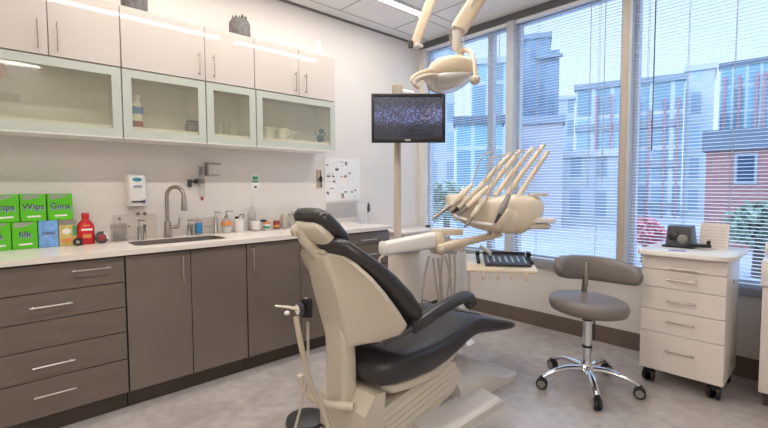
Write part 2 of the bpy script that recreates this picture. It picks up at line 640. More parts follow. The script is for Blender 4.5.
def rect_ring(x0, x1, y0, y1, z):
    r = []
    q = N // 4
    cs = [(x0, y0), (x1, y0), (x1, y1), (x0, y1)]
    for k in range(4):
        a, b = cs[k], cs[(k + 1) % 4]
        for i in range(q):
            u = i / q
            r.append(V(a[0] + (b[0] - a[0]) * u, a[1] + (b[1] - a[1]) * u, z))
    return r


def rr_ring(x0, x1, y0, y1, z, rad):
    base_ = rect_ring(x0, x1, y0, y1, z)
    out = []
    for p in base_:
        cx = min(max(p.x, x0 + rad), x1 - rad)
        cy = min(max(p.y, y0 + rad), y1 - rad)
        d_ = V(p.x - cx, p.y - cy, 0)
        if p.x - cx != 0 and p.y - cy != 0 and d_.length > 1e-6:
            d_ = d_.normalized() * rad
        out.append(V(cx + d_.x, cy + d_.y, z))
    return out


o1, i1 = rect_ring(0.58, 1.28, CYF, YW, CT1), rr_ring(SX0, SX1, SY0, SY1, CT1, 0.05)
i0, o0 = rr_ring(SX0, SX1, SY0, SY1, CT0, 0.05), rect_ring(0.58, 1.28, CYF, YW, CT0)
c.rings([o1, i1, i0, o0, o1], cap=False)
tag(c.build('countertop', 'quartz', smooth=False), 'long white stone countertop over the grey base cabinets', 'countertop')
s_ = MB()
s_.rings([rr_ring(SX0 - 0.012, SX1 + 0.012, SY0 - 0.012, SY1 + 0.012, CT0 - 0.001, 0.05), rr_ring(SX0 + 0.001, SX1 - 0.001, SY0 + 0.001, SY1 - 0.001, CT0 - 0.001, 0.05), rr_ring(SX0 + 0.001, SX1 - 0.001, SY0 + 0.001, SY1 - 0.001, CT1 - 0.001, 0.05), rr_ring(SX0 + 0.004, SX1 - 0.004, SY0 + 0.004, SY1 - 0.004, CT1 - 0.001, 0.05), rr_ring(SX0 + 0.006, SX1 - 0.006, SY0 + 0.006, SY1 - 0.006, 0.76, 0.05), rr_ring(SX0 + 0.03, SX1 - 0.03, SY0 + 0.03, SY1 - 0.03, 0.735, 0.05)], cap=False)
sk = thing('sink', 'rectangular steel sink set into the white countertop', 'sink', (0.93, 2.985, 0.735))
bm_ = s_.bm
ring_last = [v for v in bm_.verts][-N:]
bm_.faces.new(ring_last)
s_.build('basin', 'sink', sk)
MB().lathe((0.93, 2.985, 0.7355), [(0.035, 0), (0.035, 0.004), (0.02, 0.003)], 20).build('drain', 'chrome', sk)

# ================================================================== WALL CABINETS
UY = 3.0
UZ0, UZS, UZ1 = 1.575, 1.992, 2.365


def wall_unit(label, x0, x1, doors, handles):
    t = thing('wall_cabinet', label, 'cabinet', ((x0 + x1) / 2, 3.16, UZS), 'white gloss wall cabinets')
    MB().b2((x0 + 0.0005, UY + 0.02, UZS + 0.004), (x1 - 0.0005, YW - 0.002, UZ1)).build('carcass', 'upper', t, smooth=False)
    for (a, b), h in zip(doors, handles):
        d = MB().b2((a + 0.002, UY, UZS + 0.006), (b - 0.002, UY + 0.019, UZ1), 0.0015, 1).build('door', 'upper', t)
        handle_v(d, h, UZS + 0.03, UZS + 0.185, UY, 'nickel')
    return t


wall_unit('white gloss wall cabinet at the left end, over the wide glass cabinet', -0.055, 0.636, [(-0.055, 0.291), (0.291, 0.636)], [0.247, 0.332])
wall_unit('white gloss two door wall cabinet with the potted plant on top', 0.638, 1.497, [(0.638, 1.138), (1.138, 1.497)], [1.094, 1.192])
wall_unit('white gloss wall cabinet at the right end, with a white bottle on top', 1.499, 2.231, [(1.499, 1.876), (1.876, 2.231)], [1.838, 1.93])


def glass_unit(label, x0, x1, two=True):
    t = thing('glass_cabinet', label, 'cabinet', ((x0 + x1) / 2, 3.16, UZ0), 'glass fronted wall cabinets')
    w = 0.012
    b = MB()
    b.b2((x0 + 0.0005, UY + 0.02, UZ0), (x0 + w, YW - 0.002, UZS)).b2((x1 - w, UY + 0.02, UZ0), (x1 - 0.0005, YW - 0.002, UZS))
    b.b2((x0 + w, UY + 0.02, UZ0), (x1 - w, YW - 0.002, UZ0 + 0.072)).b2((x0 + w, UY + 0.02, UZS - 0.012), (x1 - w, YW - 0.002, UZS))
    b.b2((x0 + w, YW - 0.012, UZ0 + 0.072), (x1 - w, YW - 0.002, UZS - 0.012))
    b.build('carcass', 'upin', t, smooth=False)
    fw = 0.048
    f = MB()
    a0, a1, z0, z1 = x0 + 0.002, x1 - 0.002, UZ0 + 0.002, UZS - 0.002
    f.b2((a0, UY, z0), (a0 + fw, UY + 0.019, z1)).b2((a1 - fw, UY, z0), (a1, UY + 0.019, z1))
    f.b2((a0 + fw, UY, z0), (a1 - fw, UY + 0.019, z0 + fw)).b2((a0 + fw, UY, z1 - fw), (a1 - fw, UY + 0.019, z1))
    d = f.build('door_frame', 'glassframe', t, smooth=False)
    MB().b2((a0 + fw, UY + 0.007, z0 + fw), (a1 - fw, UY + 0.012, z1 - fw)).build('glass', 'frost', d, smooth=False)
    MB().b2((a0, UY - 0.004, UZ0 - 0.006), (a1, UY + 0.02, UZ0 + 0.001), 0.001).build('edge_rail', 'white', t, smooth=False)
    return t


glass_unit('wide frosted glass cabinet at the left end, with plates inside', -0.055, 0.634)
glass_unit('frosted glass cabinet holding a blue and white bottle', 0.638, 1.136)
glass_unit('small frosted glass cabinet with two short glasses inside', 1.140, 1.503)
glass_unit('frosted glass cabinet at the right end, with white cups inside', 1.507, 2.231)
ZS = UZ0 + 0.0735      # cabinet floor


def simple_lathe(name, label, cat, loc, prof, mt, group=None, extra=(), seg=20):
    """a turned vessel with optional extra parts (name, profile, material)"""
    if not extra:
        return tag(MB().lathe(loc, prof, seg).build(name, mt, origin=loc), label, cat, group)
    t = thing(name, label, cat, loc, group)
    MB().lathe(loc, prof, seg).build('body', mt, t)
    for (n, p, m_) in extra:
        MB().lathe(loc, p, seg).build(n, m_, t)
    return t


# things behind the glass
simple_lathe('bottle', 'white bottle with blue band and red base behind the cabinet glass', 'bottle', (0.735, 3.10, ZS),
             [(0.03, 0), (0.034, 0.01), (0.034, 0.15), (0.02, 0.172), (0.016, 0.18)], 'white',
             extra=[('label', [(0.0346, 0.09), (0.0346, 0.135)], 'blue'), ('base_band', [(0.0346, 0.008), (0.0346, 0.045)], 'maroon'), ('cap', [(0.018, 0.18), (0.018, 0.21), (0.012, 0.213)], 'white')])
simple_lathe('jar', 'small dark squat jar behind the glass beside the bottle', 'jar', (1.075, 3.09, ZS), [(0.045, 0), (0.048, 0.01), (0.048, 0.055), (0.04, 0.065)], 'pot',
             extra=[('lid', [(0.042, 0.065), (0.042, 0.078), (0.03, 0.082)], 'darkgrey')])
for i, (x, lab) in enumerate(((1.235, 'short drinking glass nearer the bottle cabinet, behind frosted glass'), (1.315, 'short drinking glass nearer the white cups, behind frosted glass'))):
    tag(MB().lathe((x, 3.10, ZS), [(0.026, 0), (0.03, 0.09), (0.028, 0.09), (0.024, 0.006)], 18).build('drinking_glass', 'clear', origin=(x, 3.1, ZS)), lab, 'glass', 'short glasses in the cabinet')
for i, (x, lab) in enumerate(((1.645, 'white cup in a clear box at the left of the cup cabinet'), (1.775, 'white cup in a clear box beside the clear bowl'))):
    t = thing('cup', lab, 'cup', (x, 3.10, ZS), 'white cups behind glass')
    MB().lathe((x, 3.10, ZS), [(0.03, 0), (0.045, 0.02), (0.05, 0.09), (0.046, 0.09), (0.04, 0.02), (0.02, 0.01)], 20).build('body', 'white', t)
    MB().tube(smooth_path([(x + 0.048, 3.09, ZS + 0.075), (x + 0.075, 3.08, ZS + 0.07), (x + 0.075, 3.08, ZS + 0.035), (x + 0.046, 3.09, ZS + 0.028)], 4), 0.005, 8).build('handle', 'white', t)
tag(MB().lathe((1.905, 3.10, ZS), [(0.025, 0), (0.03, 0.01), (0.055, 0.075), (0.052, 0.075), (0.026, 0.012)], 20).build('bowl', 'clear', origin=(1.905, 3.1, ZS)), 'small clear bowl beside the white cups behind glass', 'bowl')
t = thing('figurine', 'small dark blue figurine at the right end of the cup cabinet', 'figurine', (2.14, 3.1, ZS))
MB().ball((2.14, 3.1, ZS + 0.04), (0.035, 0.025, 0.04)).build('body', 'navy', t)
MB().ball((2.15, 3.09, ZS + 0.1), 0.024).build('head', 'navy', t)
MB().tube([(2.11, 3.1, ZS + 0.05), (2.08, 3.09, ZS + 0.085)], 0.008).tube([(2.17, 3.1, ZS + 0.05), (2.19, 3.09, ZS + 0.09)], 0.008).build('arm', 'teal', t)
for i, (z, lab) in enumerate(((ZS + 0.12, 'lower pale glass shelf behind the wide cabinet glass'), (ZS + 0.20, 'upper pale glass shelf behind the wide cabinet glass'))):
    tag(MB().b2((-0.04, 3.06, z), (0.17, 3.30, z + 0.008)).build('glass_shelf', 'clear', smooth=False), lab, 'shelf', 'glass shelves in the left cabinet')
tag(MB().lathe((0.07, 3.16, ZS + 0.209), [(0.03, 0), (0.05, 0.015), (0.055, 0.06), (0.035, 0.1), (0.03, 0.1)], 20).build('vase', 'terracotta', origin=(0.07, 3.16, ZS + 0.209)), 'round orange brown vase on a shelf behind the wide glass', 'vase')

# on top of the cabinets
simple_lathe('planter', 'dark woven planter on the cabinet top near the left end', 'planter', (0.755, 3.15, UZ1), [(0.06, 0), (0.075, 0.02), (0.078, 0.14), (0.07, 0.15), (0.066, 0.15), (0.06, 0.1)], 'pot')
t = thing('potted_plant', 'grey pot with short dark leaves on top of the wall cabinets', 'plant', (1.46, 3.15, UZ1))
MB().lathe((1.46, 3.15, UZ1), [(0.06, 0), (0.078, 0.04), (0.076, 0.13), (0.06, 0.16), (0.055, 0.16), (0.05, 0.12)], 22).build('pot', 'pot', t)
lf = MB()
for k in range(16):
    a = k * 2.4
    rr = 0.012 + 0.035 * random.random()
    p0 = V(1.46 + rr * math.cos(a), 3.15 + rr * math.sin(a), UZ1 + 0.125)
    p1 = p0 + V(0.02 * math.cos(a), 0.02 * math.sin(a), 0.05 + 0.035 * random.random())
    lf.tube([p0, (p0 + p1) / 2, p1], [0.006, 0.009, 0.002], 6)
lf.build('leaves', 'leaf', t)
t = thing('spray_bottle', 'white bottle standing on the cabinet top at the right end', 'bottle', (2.22, 3.15, UZ1))
MB().lathe((2.17, 3.15, UZ1), [(0.035, 0), (0.038, 0.01), (0.038, 0.09), (0.018, 0.115), (0.014, 0.12)], 20).build('body', 'white', t)
MB().lathe((2.17, 3.15, UZ1), [(0.017, 0.12), (0.017, 0.15), (0.01, 0.165)], 16).build('cap', 'white', t)

# ================================================================== THINGS ON THE COUNTER
CZ = CT1
BG = 'green cartons on the counter'


def carton(label, x0, x1, y, z0, z1, mt, text=None, group=None, depth=0.085, swoosh=None, tsize=0.046):
    t = thing('carton', label, 'box', ((x0 + x1) / 2, y + depth / 2, z0), group)
    MB().b2((x0, y, z0), (x1, y + depth, z1), 0.002, 1).build('body', mt, t)
    cx = (x0 + x1) / 2
    w = x1 - x0
    if mt == 'green':
        MB().prism([(x0 + 0.012, y - 0.001, z1 - 0.004), (x1 - 0.02, y - 0.001, z1 - 0.004), (x1 - 0.02, y - 0.001, z1 - 0.012), (x0 + 0.05, y - 0.001, z1 - 0.03), (x0 + 0.012, y - 0.001, z1 - 0.035)], (0, 0.0009, 0)).build('brand_patch', 'greentop', t, smooth=False)
        MB().prism([(cx - 0.03, y - 0.001, z0 + 0.03), (cx + 0.03, y - 0.001, z0 + 0.032), (cx + 0.034, y - 0.001, z0 + 0.022), (cx - 0.026, y - 0.001, z0 + 0.02)], (0, 0.0009, 0)).build('flash', 'paper', t, smooth=False)
    if text:
        lettering(text, (cx, y - 0.0012, (z0 + z1) / 2 + 0.005), tsize, FACE_NY, 'ink', t)
        lettering(text, (cx + 0.004, y - 0.0006, (z0 + z1) / 2 - 0.003), tsize * 1.08, FACE_NY, 'purple', t)
    return t


CYY = 3.175
for (x0, x1, z0, z1, tx, lab) in (
        (-0.140, -0.012, CZ, CZ + 0.155, 'Gps', 'green carton at the left end of the counter, bottom row'),
        (-0.008, 0.103, CZ, CZ + 0.155, 'ps', 'green carton in the bottom row, left of the filk carton'),
        (0.107, 0.220, CZ, CZ + 0.155, 'filk', 'green carton marked filk in the bottom row beside the blue carton'),
        (-0.090, 0.022, CZ + 0.157, CZ + 0.312, 'Kip', 'green carton at the left end of the counter, top row'),
        (0.026, 0.144, CZ + 0.157, CZ + 0.312, 'icips', 'green carton in the top row, left of the Wips carton'),
        (0.148, 0.264, CZ + 0.157, CZ + 0.312, 'Wips', 'green carton marked Wips in the middle of the top row'),
        (0.270, 0.390, CZ + 0.157, CZ + 0.312, 'Gims', 'green carton standing on the blue carton')):
    carton(lab, x0, x1, CYY, z0, z1, 'green', tx, BG)
carton('pale blue carton under the green cartons, beside the yellow carton', 0.224, 0.316, CYY, CZ, CZ + 0.156, 'bluebox', 'minit', None, tsize=0.03)
t = carton('yellow patterned carton between the blue carton and the red bottle', 0.319, 0.405, CYY, CZ, CZ + 0.1555, 'yellowbox')
MB().ball((0.355, CYY - 0.001, CZ + 0.085), (0.022, 0.001, 0.018), 14).build('picture', 'paper', t)
MB().b2((0.325, CYY - 0.001, CZ + 0.02), (0.40, CYY - 0.0001, CZ + 0.045)).build('picture', 'orange', t)
MB().b2((0.385, CYY - 0.001, CZ + 0.06), (0.404, CYY - 0.0001, CZ + 0.12)).build('picture', 'signgreen', t)
MB().b2((0.32, CYY - 0.001, CZ + 0.125), (0.404, CYY - 0.0001, CZ + 0.154)).build('picture', 'grey', t)

# red bottle with a flat body
t = thing('bottle', 'flat red plastic bottle beside the yellow carton', 'bottle', (0.452, 3.18, CZ))
prof = [(0.0, 0.038, 0.02), (0.006, 0.044, 0.026), (0.10, 0.045, 0.027), (0.125, 0.04, 0.024), (0.15, 0.02, 0.018), (0.16, 0.016, 0.016)]
MB().rings([superring((0.452, 3.18, CZ + h), (1, 0, 0), (0, 1, 0), a, b, 24, 3) for h, a, b in prof]).build('body', 'red', t)
MB().lathe((0.452, 3.18, CZ + 0.16), [(0.02, 0), (0.02, 0.028), (0.017, 0.033)], 18).build('cap', 'red', t)
MB().b2((0.425, 3.1515, CZ + 0.085), (0.482, 3.154, CZ + 0.097)).build('label_stripe', 'paper', t, smooth=False)
MB().b2((0.432, 3.1515, CZ + 0.04), (0.475, 3.154, CZ + 0.062)).build('label_stripe', 'orange', t, smooth=False)
MB().b2((0.435, 3.1515, CZ + 0.112), (0.469, 3.1545, CZ + 0.12)).build('label_stripe', 'orange', t, smooth=False)

t = thing('tape_roll', 'small black roll lying against the yellow carton', 'roll', (0.40, 3.12, CZ))
MB().lathe((0.40, 3.11, CZ + 0.024), [(0.012, 0), (0.024, 0.001), (0.024, 0.024), (0.012, 0.025)], 24, (0.2, 1, 0)).build('roll', 'black', t)
MB().lathe((0.40, 3.108, CZ + 0.024), [(0.011, -0.001), (0.011, 0.02)], 18, (0.2, 1, 0)).build('core', 'grey', t)
t = thing('tape_dispenser', 'round dark and white tape dispenser beside the red bottle', 'dispenser', (0.525, 3.17, CZ))
MB().lathe((0.527, 3.14, CZ + 0.037), [(0.02, 0), (0.037, 0.003), (0.037, 0.035), (0.02, 0.038)], 28, (0.15, 1, 0)).build('shell', 'darkgrey', t)
MB().lathe((0.527, 3.138, CZ + 0.037), [(0.018, 0.0), (0.02, 0.001), (0.014, 0.006)], 22, (0.15, 1, 0)).build('core', 'maroon', t)
MB().rings([[(0.527 + 0.0375 * math.cos(a), y_, CZ + 0.037 + 0.0375 * math.sin(a)) for a in [R(x) for x in range(-20, 75, 10)]] + [(0.527 + 0.025 * math.cos(a), y_, CZ + 0.037 + 0.025 * math.sin(a)) for a in [R(x) for x in range(70, -25, -10)]] for y_ in (3.136, 3.142)]).build('window', 'white', t)

# acrylic box with rod
t = thing('acrylic_box', 'clear acrylic box with a metal rod left of the sink', 'box', (0.635, 3.2, CZ))
b = MB()
x0, x1, y0, y1, h = 0.598, 0.672, 3.17, 3.26, 0.115
b.b2((x0, y0, CZ), (x1, y0 + 0.004, CZ + h)).b2((x0, y1 - 0.004, CZ), (x1, y1, CZ + h)).b2((x0, y0 + 0.004, CZ), (x0 + 0.004, y1 - 0.004, CZ + h)).b2((x1 - 0.004, y0 + 0.004, CZ), (x1, y1 - 0.004, CZ + h)).b2((x0, y0, CZ + 0.0), (x1, y1, CZ + 0.004))
b.build('walls', 'clear', t, smooth=False)
MB().tube([(x0 - 0.012, y0 - 0.006, CZ + 0.095), (x1 + 0.012, y0 - 0.006, CZ + 0.095)], 0.005).build('rod', 'nickel', t)
MB().ball((x0 - 0.012, y0 - 0.006, CZ + 0.095), 0.009).ball((x1 + 0.012, y0 - 0.006, CZ + 0.095), 0.009).build('rod_end', 'nickel', t)
# glove-box style white holder on the wall side
t = thing('wall_tray', 'clear box against the wall behind the soap pump and acrylic box', 'box', (0.80, 3.28, CZ))
MB().b2((0.62, 3.275, CZ), (0.88, 3.318, CZ + 0.165), 0.006).build('shell', 'clear', t)
MB().b2((0.645, 3.2735, CZ + 0.13), (0.66, 3.276, CZ + 0.15)).build('button', 'nickel', t)
t = thing('wall_tray', 'clear box against the wall behind the blue label bottle', 'box', (1.2, 3.28, CZ))
MB().b2((1.11, 3.275, CZ), (1.30, 3.318, CZ + 0.12), 0.006).build('shell', 'clear', t)
MB().b2((1.13, 3.2735, CZ + 0.05), (1.28, 3.276, CZ + 0.054)).build('slot', 'grey', t)


def pump(label, x, y, h, r, mt, tall=0.05):
    t = thing('soap_pump', label, 'soap dispenser', (x, y, CZ), 'metal soap pumps around the sink')
    MB().lathe((x, y, CZ), [(r * 1.25, 0), (r * 1.25, 0.006), (r, 0.012), (r, h), (r * 0.6, h + 0.006)], 18).build('body', mt, t)
    MB().lathe((x, y, CZ + h + 0.004), [(0.004, 0), (0.004, tall), (0.009, tall), (0.009, tall + 0.012)], 12).tube([(x, y, CZ + h + tall + 0.01), (x + 0.028, y - 0.03, CZ + h + tall + 0.006)], 0.0045, 8).build('nozzle', mt, t)
    return t


pump('brushed metal soap pump at the left end of the sink', 0.752, 3.20, 0.085, 0.013, 'nickel', 0.035)
tag(MB().lathe((0.782, 3.20, CZ), [(0.012, 0), (0.012, 0.008), (0.009, 0.012), (0.009, 0.08), (0.012, 0.086), (0.012, 0.1)], 16).build('air_gap', 'nickel', origin=(0.782, 3.2, CZ)), 'short metal cap fitting beside the left soap pump', 'sink fitting')

# faucet
t = thing('faucet', 'tall brushed nickel gooseneck faucet over the steel sink', 'faucet', (0.93, 3.21, CZ))
MB().lathe((0.93, 3.21, CZ), [(0.03, 0), (0.03, 0.006), (0.024, 0.012), (0.022, 0.10), (0.018, 0.11)], 22).build('base', 'nickel', t)
arc = [(0.93, 3.21, CZ + 0.1), (0.93, 3.21, CZ + 0.285)]
for k in range(1, 10):
    a = PI * k / 10
    rr = 0.065
    arc.append((0.93 + (rr - rr * math.cos(a)) * 0.62, 3.21 - (rr - rr * math.cos(a)) * 0.78, CZ + 0.285 + rr * math.sin(a)))
arc.append((0.93 + 0.13 * 0.62, 3.21 - 0.13 * 0.78, CZ + 0.26))
MB().tube(arc, 0.0135, 12).build('spout', 'nickel', t)
ex, ey = 0.93 + 0.13 * 0.62, 3.21 - 0.13 * 0.78
MB().lathe((ex, ey, CZ + 0.275), [(0.0165, 0), (0.0165, -0.02), (0.019, -0.03), (0.021, -0.085), (0.017, -0.09)], 18).build('spray_head', 'nickel', t)
MB().tube([(0.95, 3.2, CZ + 0.07), (0.995, 3.18, CZ + 0.07)], 0.013, 12).tube([(0.992, 3.181, CZ + 0.07), (1.0, 3.178, CZ + 0.135)], [0.009, 0.005], 10).build('lever', 'nickel', t)

pump('brushed metal soap pump between the faucet and the blue label bottle', 1.075, 3.22, 0.075, 0.012, 'nickel', 0.025)
tag(MB().lathe((1.10, 3.235, CZ), [(0.011, 0), (0.011, 0.008), (0.009, 0.01), (0.009, 0.075), (0.007, 0.08)], 14).build('filter_tap', 'nickel', origin=(1.1, 3.235, CZ)), 'short metal post fitting right of the faucet', 'sink fitting')
simple_lathe('bottle', 'white hand soap bottle with blue label behind the sink', 'bottle', (1.15, 3.235, CZ), [(0.021, 0), (0.024, 0.006), (0.024, 0.1), (0.017, 0.115), (0.012, 0.12)], 'bottle',
             extra=[('label', [(0.0246, 0.012), (0.0246, 0.085)], 'blue'), ('cap', [(0.014, 0.12), (0.014, 0.138), (0.01, 0.14)], 'white')])
pump('slim steel soap pump right of the sink', 1.275, 3.235, 0.12, 0.015, 'steel', 0.03)
tt = simple_lathe('pump_bottle', 'clear pump bottle with orange label right of the sink', 'bottle', (1.345, 3.20, CZ), [(0.036, 0), (0.039, 0.008), (0.039, 0.085), (0.03, 0.105), (0.014, 0.115)], 'bottle',
                  extra=[('label', [(0.0396, 0.058), (0.0396, 0.088)], 'orange'), ('filling', [(0.034, 0.004), (0.036, 0.05)], 'paper'), ('collar', [(0.015, 0.115), (0.015, 0.13), (0.006, 0.135), (0.005, 0.165)], 'nickel')])
MB().tube([(1.345, 3.2, CZ + 0.165), (1.39, 3.18, CZ + 0.163)], 0.0045).build('nozzle', 'nickel', tt)
tt = simple_lathe('canister', 'white canister with black clip lid beside the pump bottle', 'canister', (1.44, 3.20, CZ), [(0.036, 0), (0.04, 0.006), (0.04, 0.085), (0.034, 0.092)], 'white',
                  extra=[('lid', [(0.036, 0.092), (0.036, 0.102), (0.02, 0.106)], 'paper')])
MB().ball((1.42, 3.19, CZ + 0.113), (0.014, 0.014, 0.01)).tube(smooth_path([(1.43, 3.19, CZ + 0.104), (1.45, 3.18, CZ + 0.135), (1.475, 3.18, CZ + 0.13), (1.468, 3.19, CZ + 0.104)], 4), 0.003).build('clip', 'black', tt)

# tray with things
tr = thing('tray', 'low clear tray on the counter holding jars and a tub', 'tray', (1.66, 3.18, CZ))
x0, x1, y0, y1 = 1.53, 1.80, 3.10, 3.26
MB().b2((x0, y0, CZ), (x1, y1, CZ + 0.004)).b2((x0, y0, CZ + 0.004), (x1, y0 + 0.003, CZ + 0.018)).b2((x0, y1 - 0.003, CZ + 0.004), (x1, y1, CZ + 0.018)).b2((x0, y0 + 0.003, CZ + 0.004), (x0 + 0.003, y1 - 0.003, CZ + 0.018)).b2((x1 - 0.003, y0 + 0.003, CZ + 0.004), (x1, y1 - 0.003, CZ + 0.018)).build('pan', 'clear', tr, smooth=False)
TZ = CZ + 0.004
simple_lathe('tub', 'white tub at the left end of the tray', 'tub', (1.575, 3.19, TZ), [(0.034, 0), (0.038, 0.006), (0.04, 0.06), (0.036, 0.064)], 'white', extra=[('lid', [(0.041, 0.062), (0.041, 0.07), (0.03, 0.073)], 'paper')])
simple_lathe('jar', 'small jar with green and yellow label in the tray', 'jar', (1.66, 3.17, TZ), [(0.026, 0), (0.028, 0.004), (0.028, 0.045)], 'paper', extra=[('label', [(0.0285, 0.01), (0.0285, 0.03)], 'signgreen'), ('lid', [(0.029, 0.045), (0.029, 0.06), (0.02, 0.062)], 'orange')])
simple_lathe('jar', 'small jar with dark lid at the back of the tray', 'jar', (1.665, 3.235, TZ), [(0.022, 0), (0.023, 0.06)], 'paper', extra=[('lid', [(0.025, 0.06), (0.025, 0.075), (0.02, 0.077)], 'ink')])
simple_lathe('jar', 'small maroon and orange jar at the right end of the tray', 'jar', (1.755, 3.18, TZ), [(0.026, 0), (0.028, 0.004), (0.028, 0.055)], 'maroon', extra=[('label', [(0.0286, 0.014), (0.0286, 0.034)], 'orange'), ('lid', [(0.029, 0.055), (0.029, 0.066), (0.02, 0.068)], 'maroon')])
tt = simple_lathe('squeeze_bottle', 'tall clear pointed squeeze bottle behind the tray', 'bottle', (1.59, 3.285, CZ), [(0.03, 0), (0.034, 0.006), (0.034, 0.12), (0.02, 0.16), (0.009, 0.19)], 'bottle', extra=[('spout', [(0.009, 0.19), (0.004, 0.25), (0.006, 0.258)], 'clear')])
# jars behind the headrest
simple_lathe('dispenser_jar', 'frosted cup with pale sticks right of the tray', 'jar', (1.845, 3.22, CZ), [(0.03, 0), (0.032, 0.1), (0.03, 0.1), (0.028, 0.006)], 'clear', extra=[('filling', [(0.026, 0.004), (0.026, 0.09), (0.02, 0.12)], 'creamd')])
simple_lathe('dispenser_jar', 'glass jar with steel lid nearest the chair headrest', 'jar', (1.915, 3.2, CZ), [(0.034, 0), (0.036, 0.105), (0.034, 0.105), (0.032, 0.006)], 'clear', extra=[('lid', [(0.037, 0.105), (0.037, 0.12), (0.012, 0.124), (0.006, 0.15)], 'steel')])
simple_lathe('dispenser_jar', 'glass jar with steel lid behind the chair headrest', 'jar', (2.0, 3.24, CZ), [(0.034, 0), (0.036, 0.115), (0.034, 0.115), (0.032, 0.006)], 'clear', extra=[('lid', [(0.037, 0.115), (0.037, 0.13), (0.012, 0.134), (0.008, 0.165)], 'nickel')])
# acrylic brochure holder at the end of the counter with a dark tag
t = thing('brochure_holder', 'clear acrylic stand with a dark tag at the counter end', 'stand', (2.55, 3.0, CZ))
MB().b2((2.505, 2.985, CZ), (2.60, 3.06, CZ + 0.006)).b2((2.505, 3.0, CZ + 0.006), (2.60, 3.006, CZ + 0.20)).b2((2.505, 3.05, CZ + 0.006), (2.60, 3.055, CZ + 0.12)).build('stand', 'clear', t, smooth=False)
MB().prism([(2.59, 2.995, CZ + 0.1), (2.618, 2.995, CZ + 0.13), (2.614, 2.995, CZ + 0.18), (2.596, 2.995, CZ + 0.205), (2.582, 2.995, CZ + 0.15)], (0, 0.004, 0)).build('tag', 'darkgrey', t, smooth=False)

# ================================================================== ON THE WALL OVER THE COUNTER
t = thing('sanitizer_dispenser', 'white wall dispenser with blue labels left of the faucet', 'dispenser', (0.75, YW, 1.15))
x0, x1 = 0.70, 0.82
MB().rings([superring((0.76, YW - 0.004 - 0.0, z), (1, 0, 0), (0, -1, 0), a, d_, 24, 5) for z, a, d_ in ((1.145, 0.05, 0.05), (1.15, 0.056, 0.07), (1.25, 0.058, 0.075), (1.33, 0.058, 0.065), (1.362, 0.052, 0.05))]).build('shell', 'white', t)
MB().ball((0.76, YW - 0.066, 1.325), (0.032, 0.012, 0.014)).build('label', 'teal', t)
MB().b2((0.735, YW - 0.083, 1.275), (0.785, YW - 0.073, 1.285)).build('label', 'purple', t, smooth=False)
MB().b2((0.722, YW - 0.084, 1.172), (0.80, YW - 0.074, 1.182)).build('label', 'ink', t, smooth=False)
MB().b2((0.785, YW - 0.084, 1.165), (0.803, YW - 0.072, 1.19)).build('label', 'purple', t, smooth=False)
MB().b2((0.715, YW - 0.03, 1.12), (0.80, YW - 0.004, 1.137)).build('drip_tray', 'clear', t, smooth=False)
for k, (x, lab) in enumerate(((0.775, 'round wall valve nearer the acrylic box'), (0.815, 'round wall valve nearer the faucet'))):
    tag(MB().lathe((x, YW, 1.09), [(0.011, 0), (0.011, 0.01), (0.007, 0.014), (0.007, 0.025)], 14, (0, -1, 0)).build('wall_valve', 'nickel'), lab, 'valve', 'round valves under the wall dispenser')
t = thing('gun_holder', 'black wall clip holding the clear mixing syringe', 'wall holder', (1.17, YW, 1.30))
MB().b2((1.155, YW - 0.05, 1.30), (1.215, YW, 1.335), 0.004).build('clamp', 'black', t)
MB().b2((1.105, YW - 0.03, 1.275), (1.13, YW, 1.33), 0.004).build('bracket', 'darkgrey', t)
MB().b2((1.13, YW - 0.02, 1.31), (1.155, YW - 0.01, 1.32)).build('bar', 'darkgrey', t, smooth=False)
t = thing('syringe', 'clear upright syringe tube held by the black wall clip', 'syringe', (1.185, YW - 0.071, 1.175))
MB().lathe((1.185, YW - 0.071, 1.19), [(0.014, 0), (0.022, 0.02), (0.022, 0.21), (0.017, 0.215)], 16).build('barrel', 'bottle', t)
MB().lathe((1.185, YW - 0.071, 1.175), [(0.008, 0), (0.012, 0.015), (0.010, 0.03)], 12).build('tip', 'maroon', t)
MB().lathe((1.185, YW - 0.071, 1.36), [(0.016, 0), (0.016, 0.055), (0.022, 0.055), (0.022, 0.065)], 14).build('plunger', 'grey', t)
t = thing('wall_bracket', 'thin metal wall bracket beside the clear syringe', 'bracket', (1.26, YW, 1.36))
MB().b2((1.235, YW - 0.05, 1.36), (1.245, YW, 1.46)).b2((1.245, YW - 0.012, 1.448), (1.36, YW, 1.458)).b2((1.245, YW - 0.012, 1.36), (1.345, YW, 1.366)).build('frame', 'nickel', t, smooth=False)
t = thing('wall_sign', 'small white wall label with green print above the tray', 'sign', (1.64, YW, 1.25))
MB().b2((1.60, YW - 0.004, 1.255), (1.68, YW, 1.375), 0.001).build('plate', 'paper', t, smooth=False)
MB().b2((1.62, YW - 0.0052, 1.335), (1.665, YW - 0.004, 1.36)).b2((1.61, YW - 0.0052, 1.31), (1.67, YW - 0.004, 1.325)).build('print', 'signgreen', t, smooth=False)
MB().b2((1.63, YW - 0.0052, 1.265), (1.655, YW - 0.004, 1.28)).build('print', 'ink', t, smooth=False)

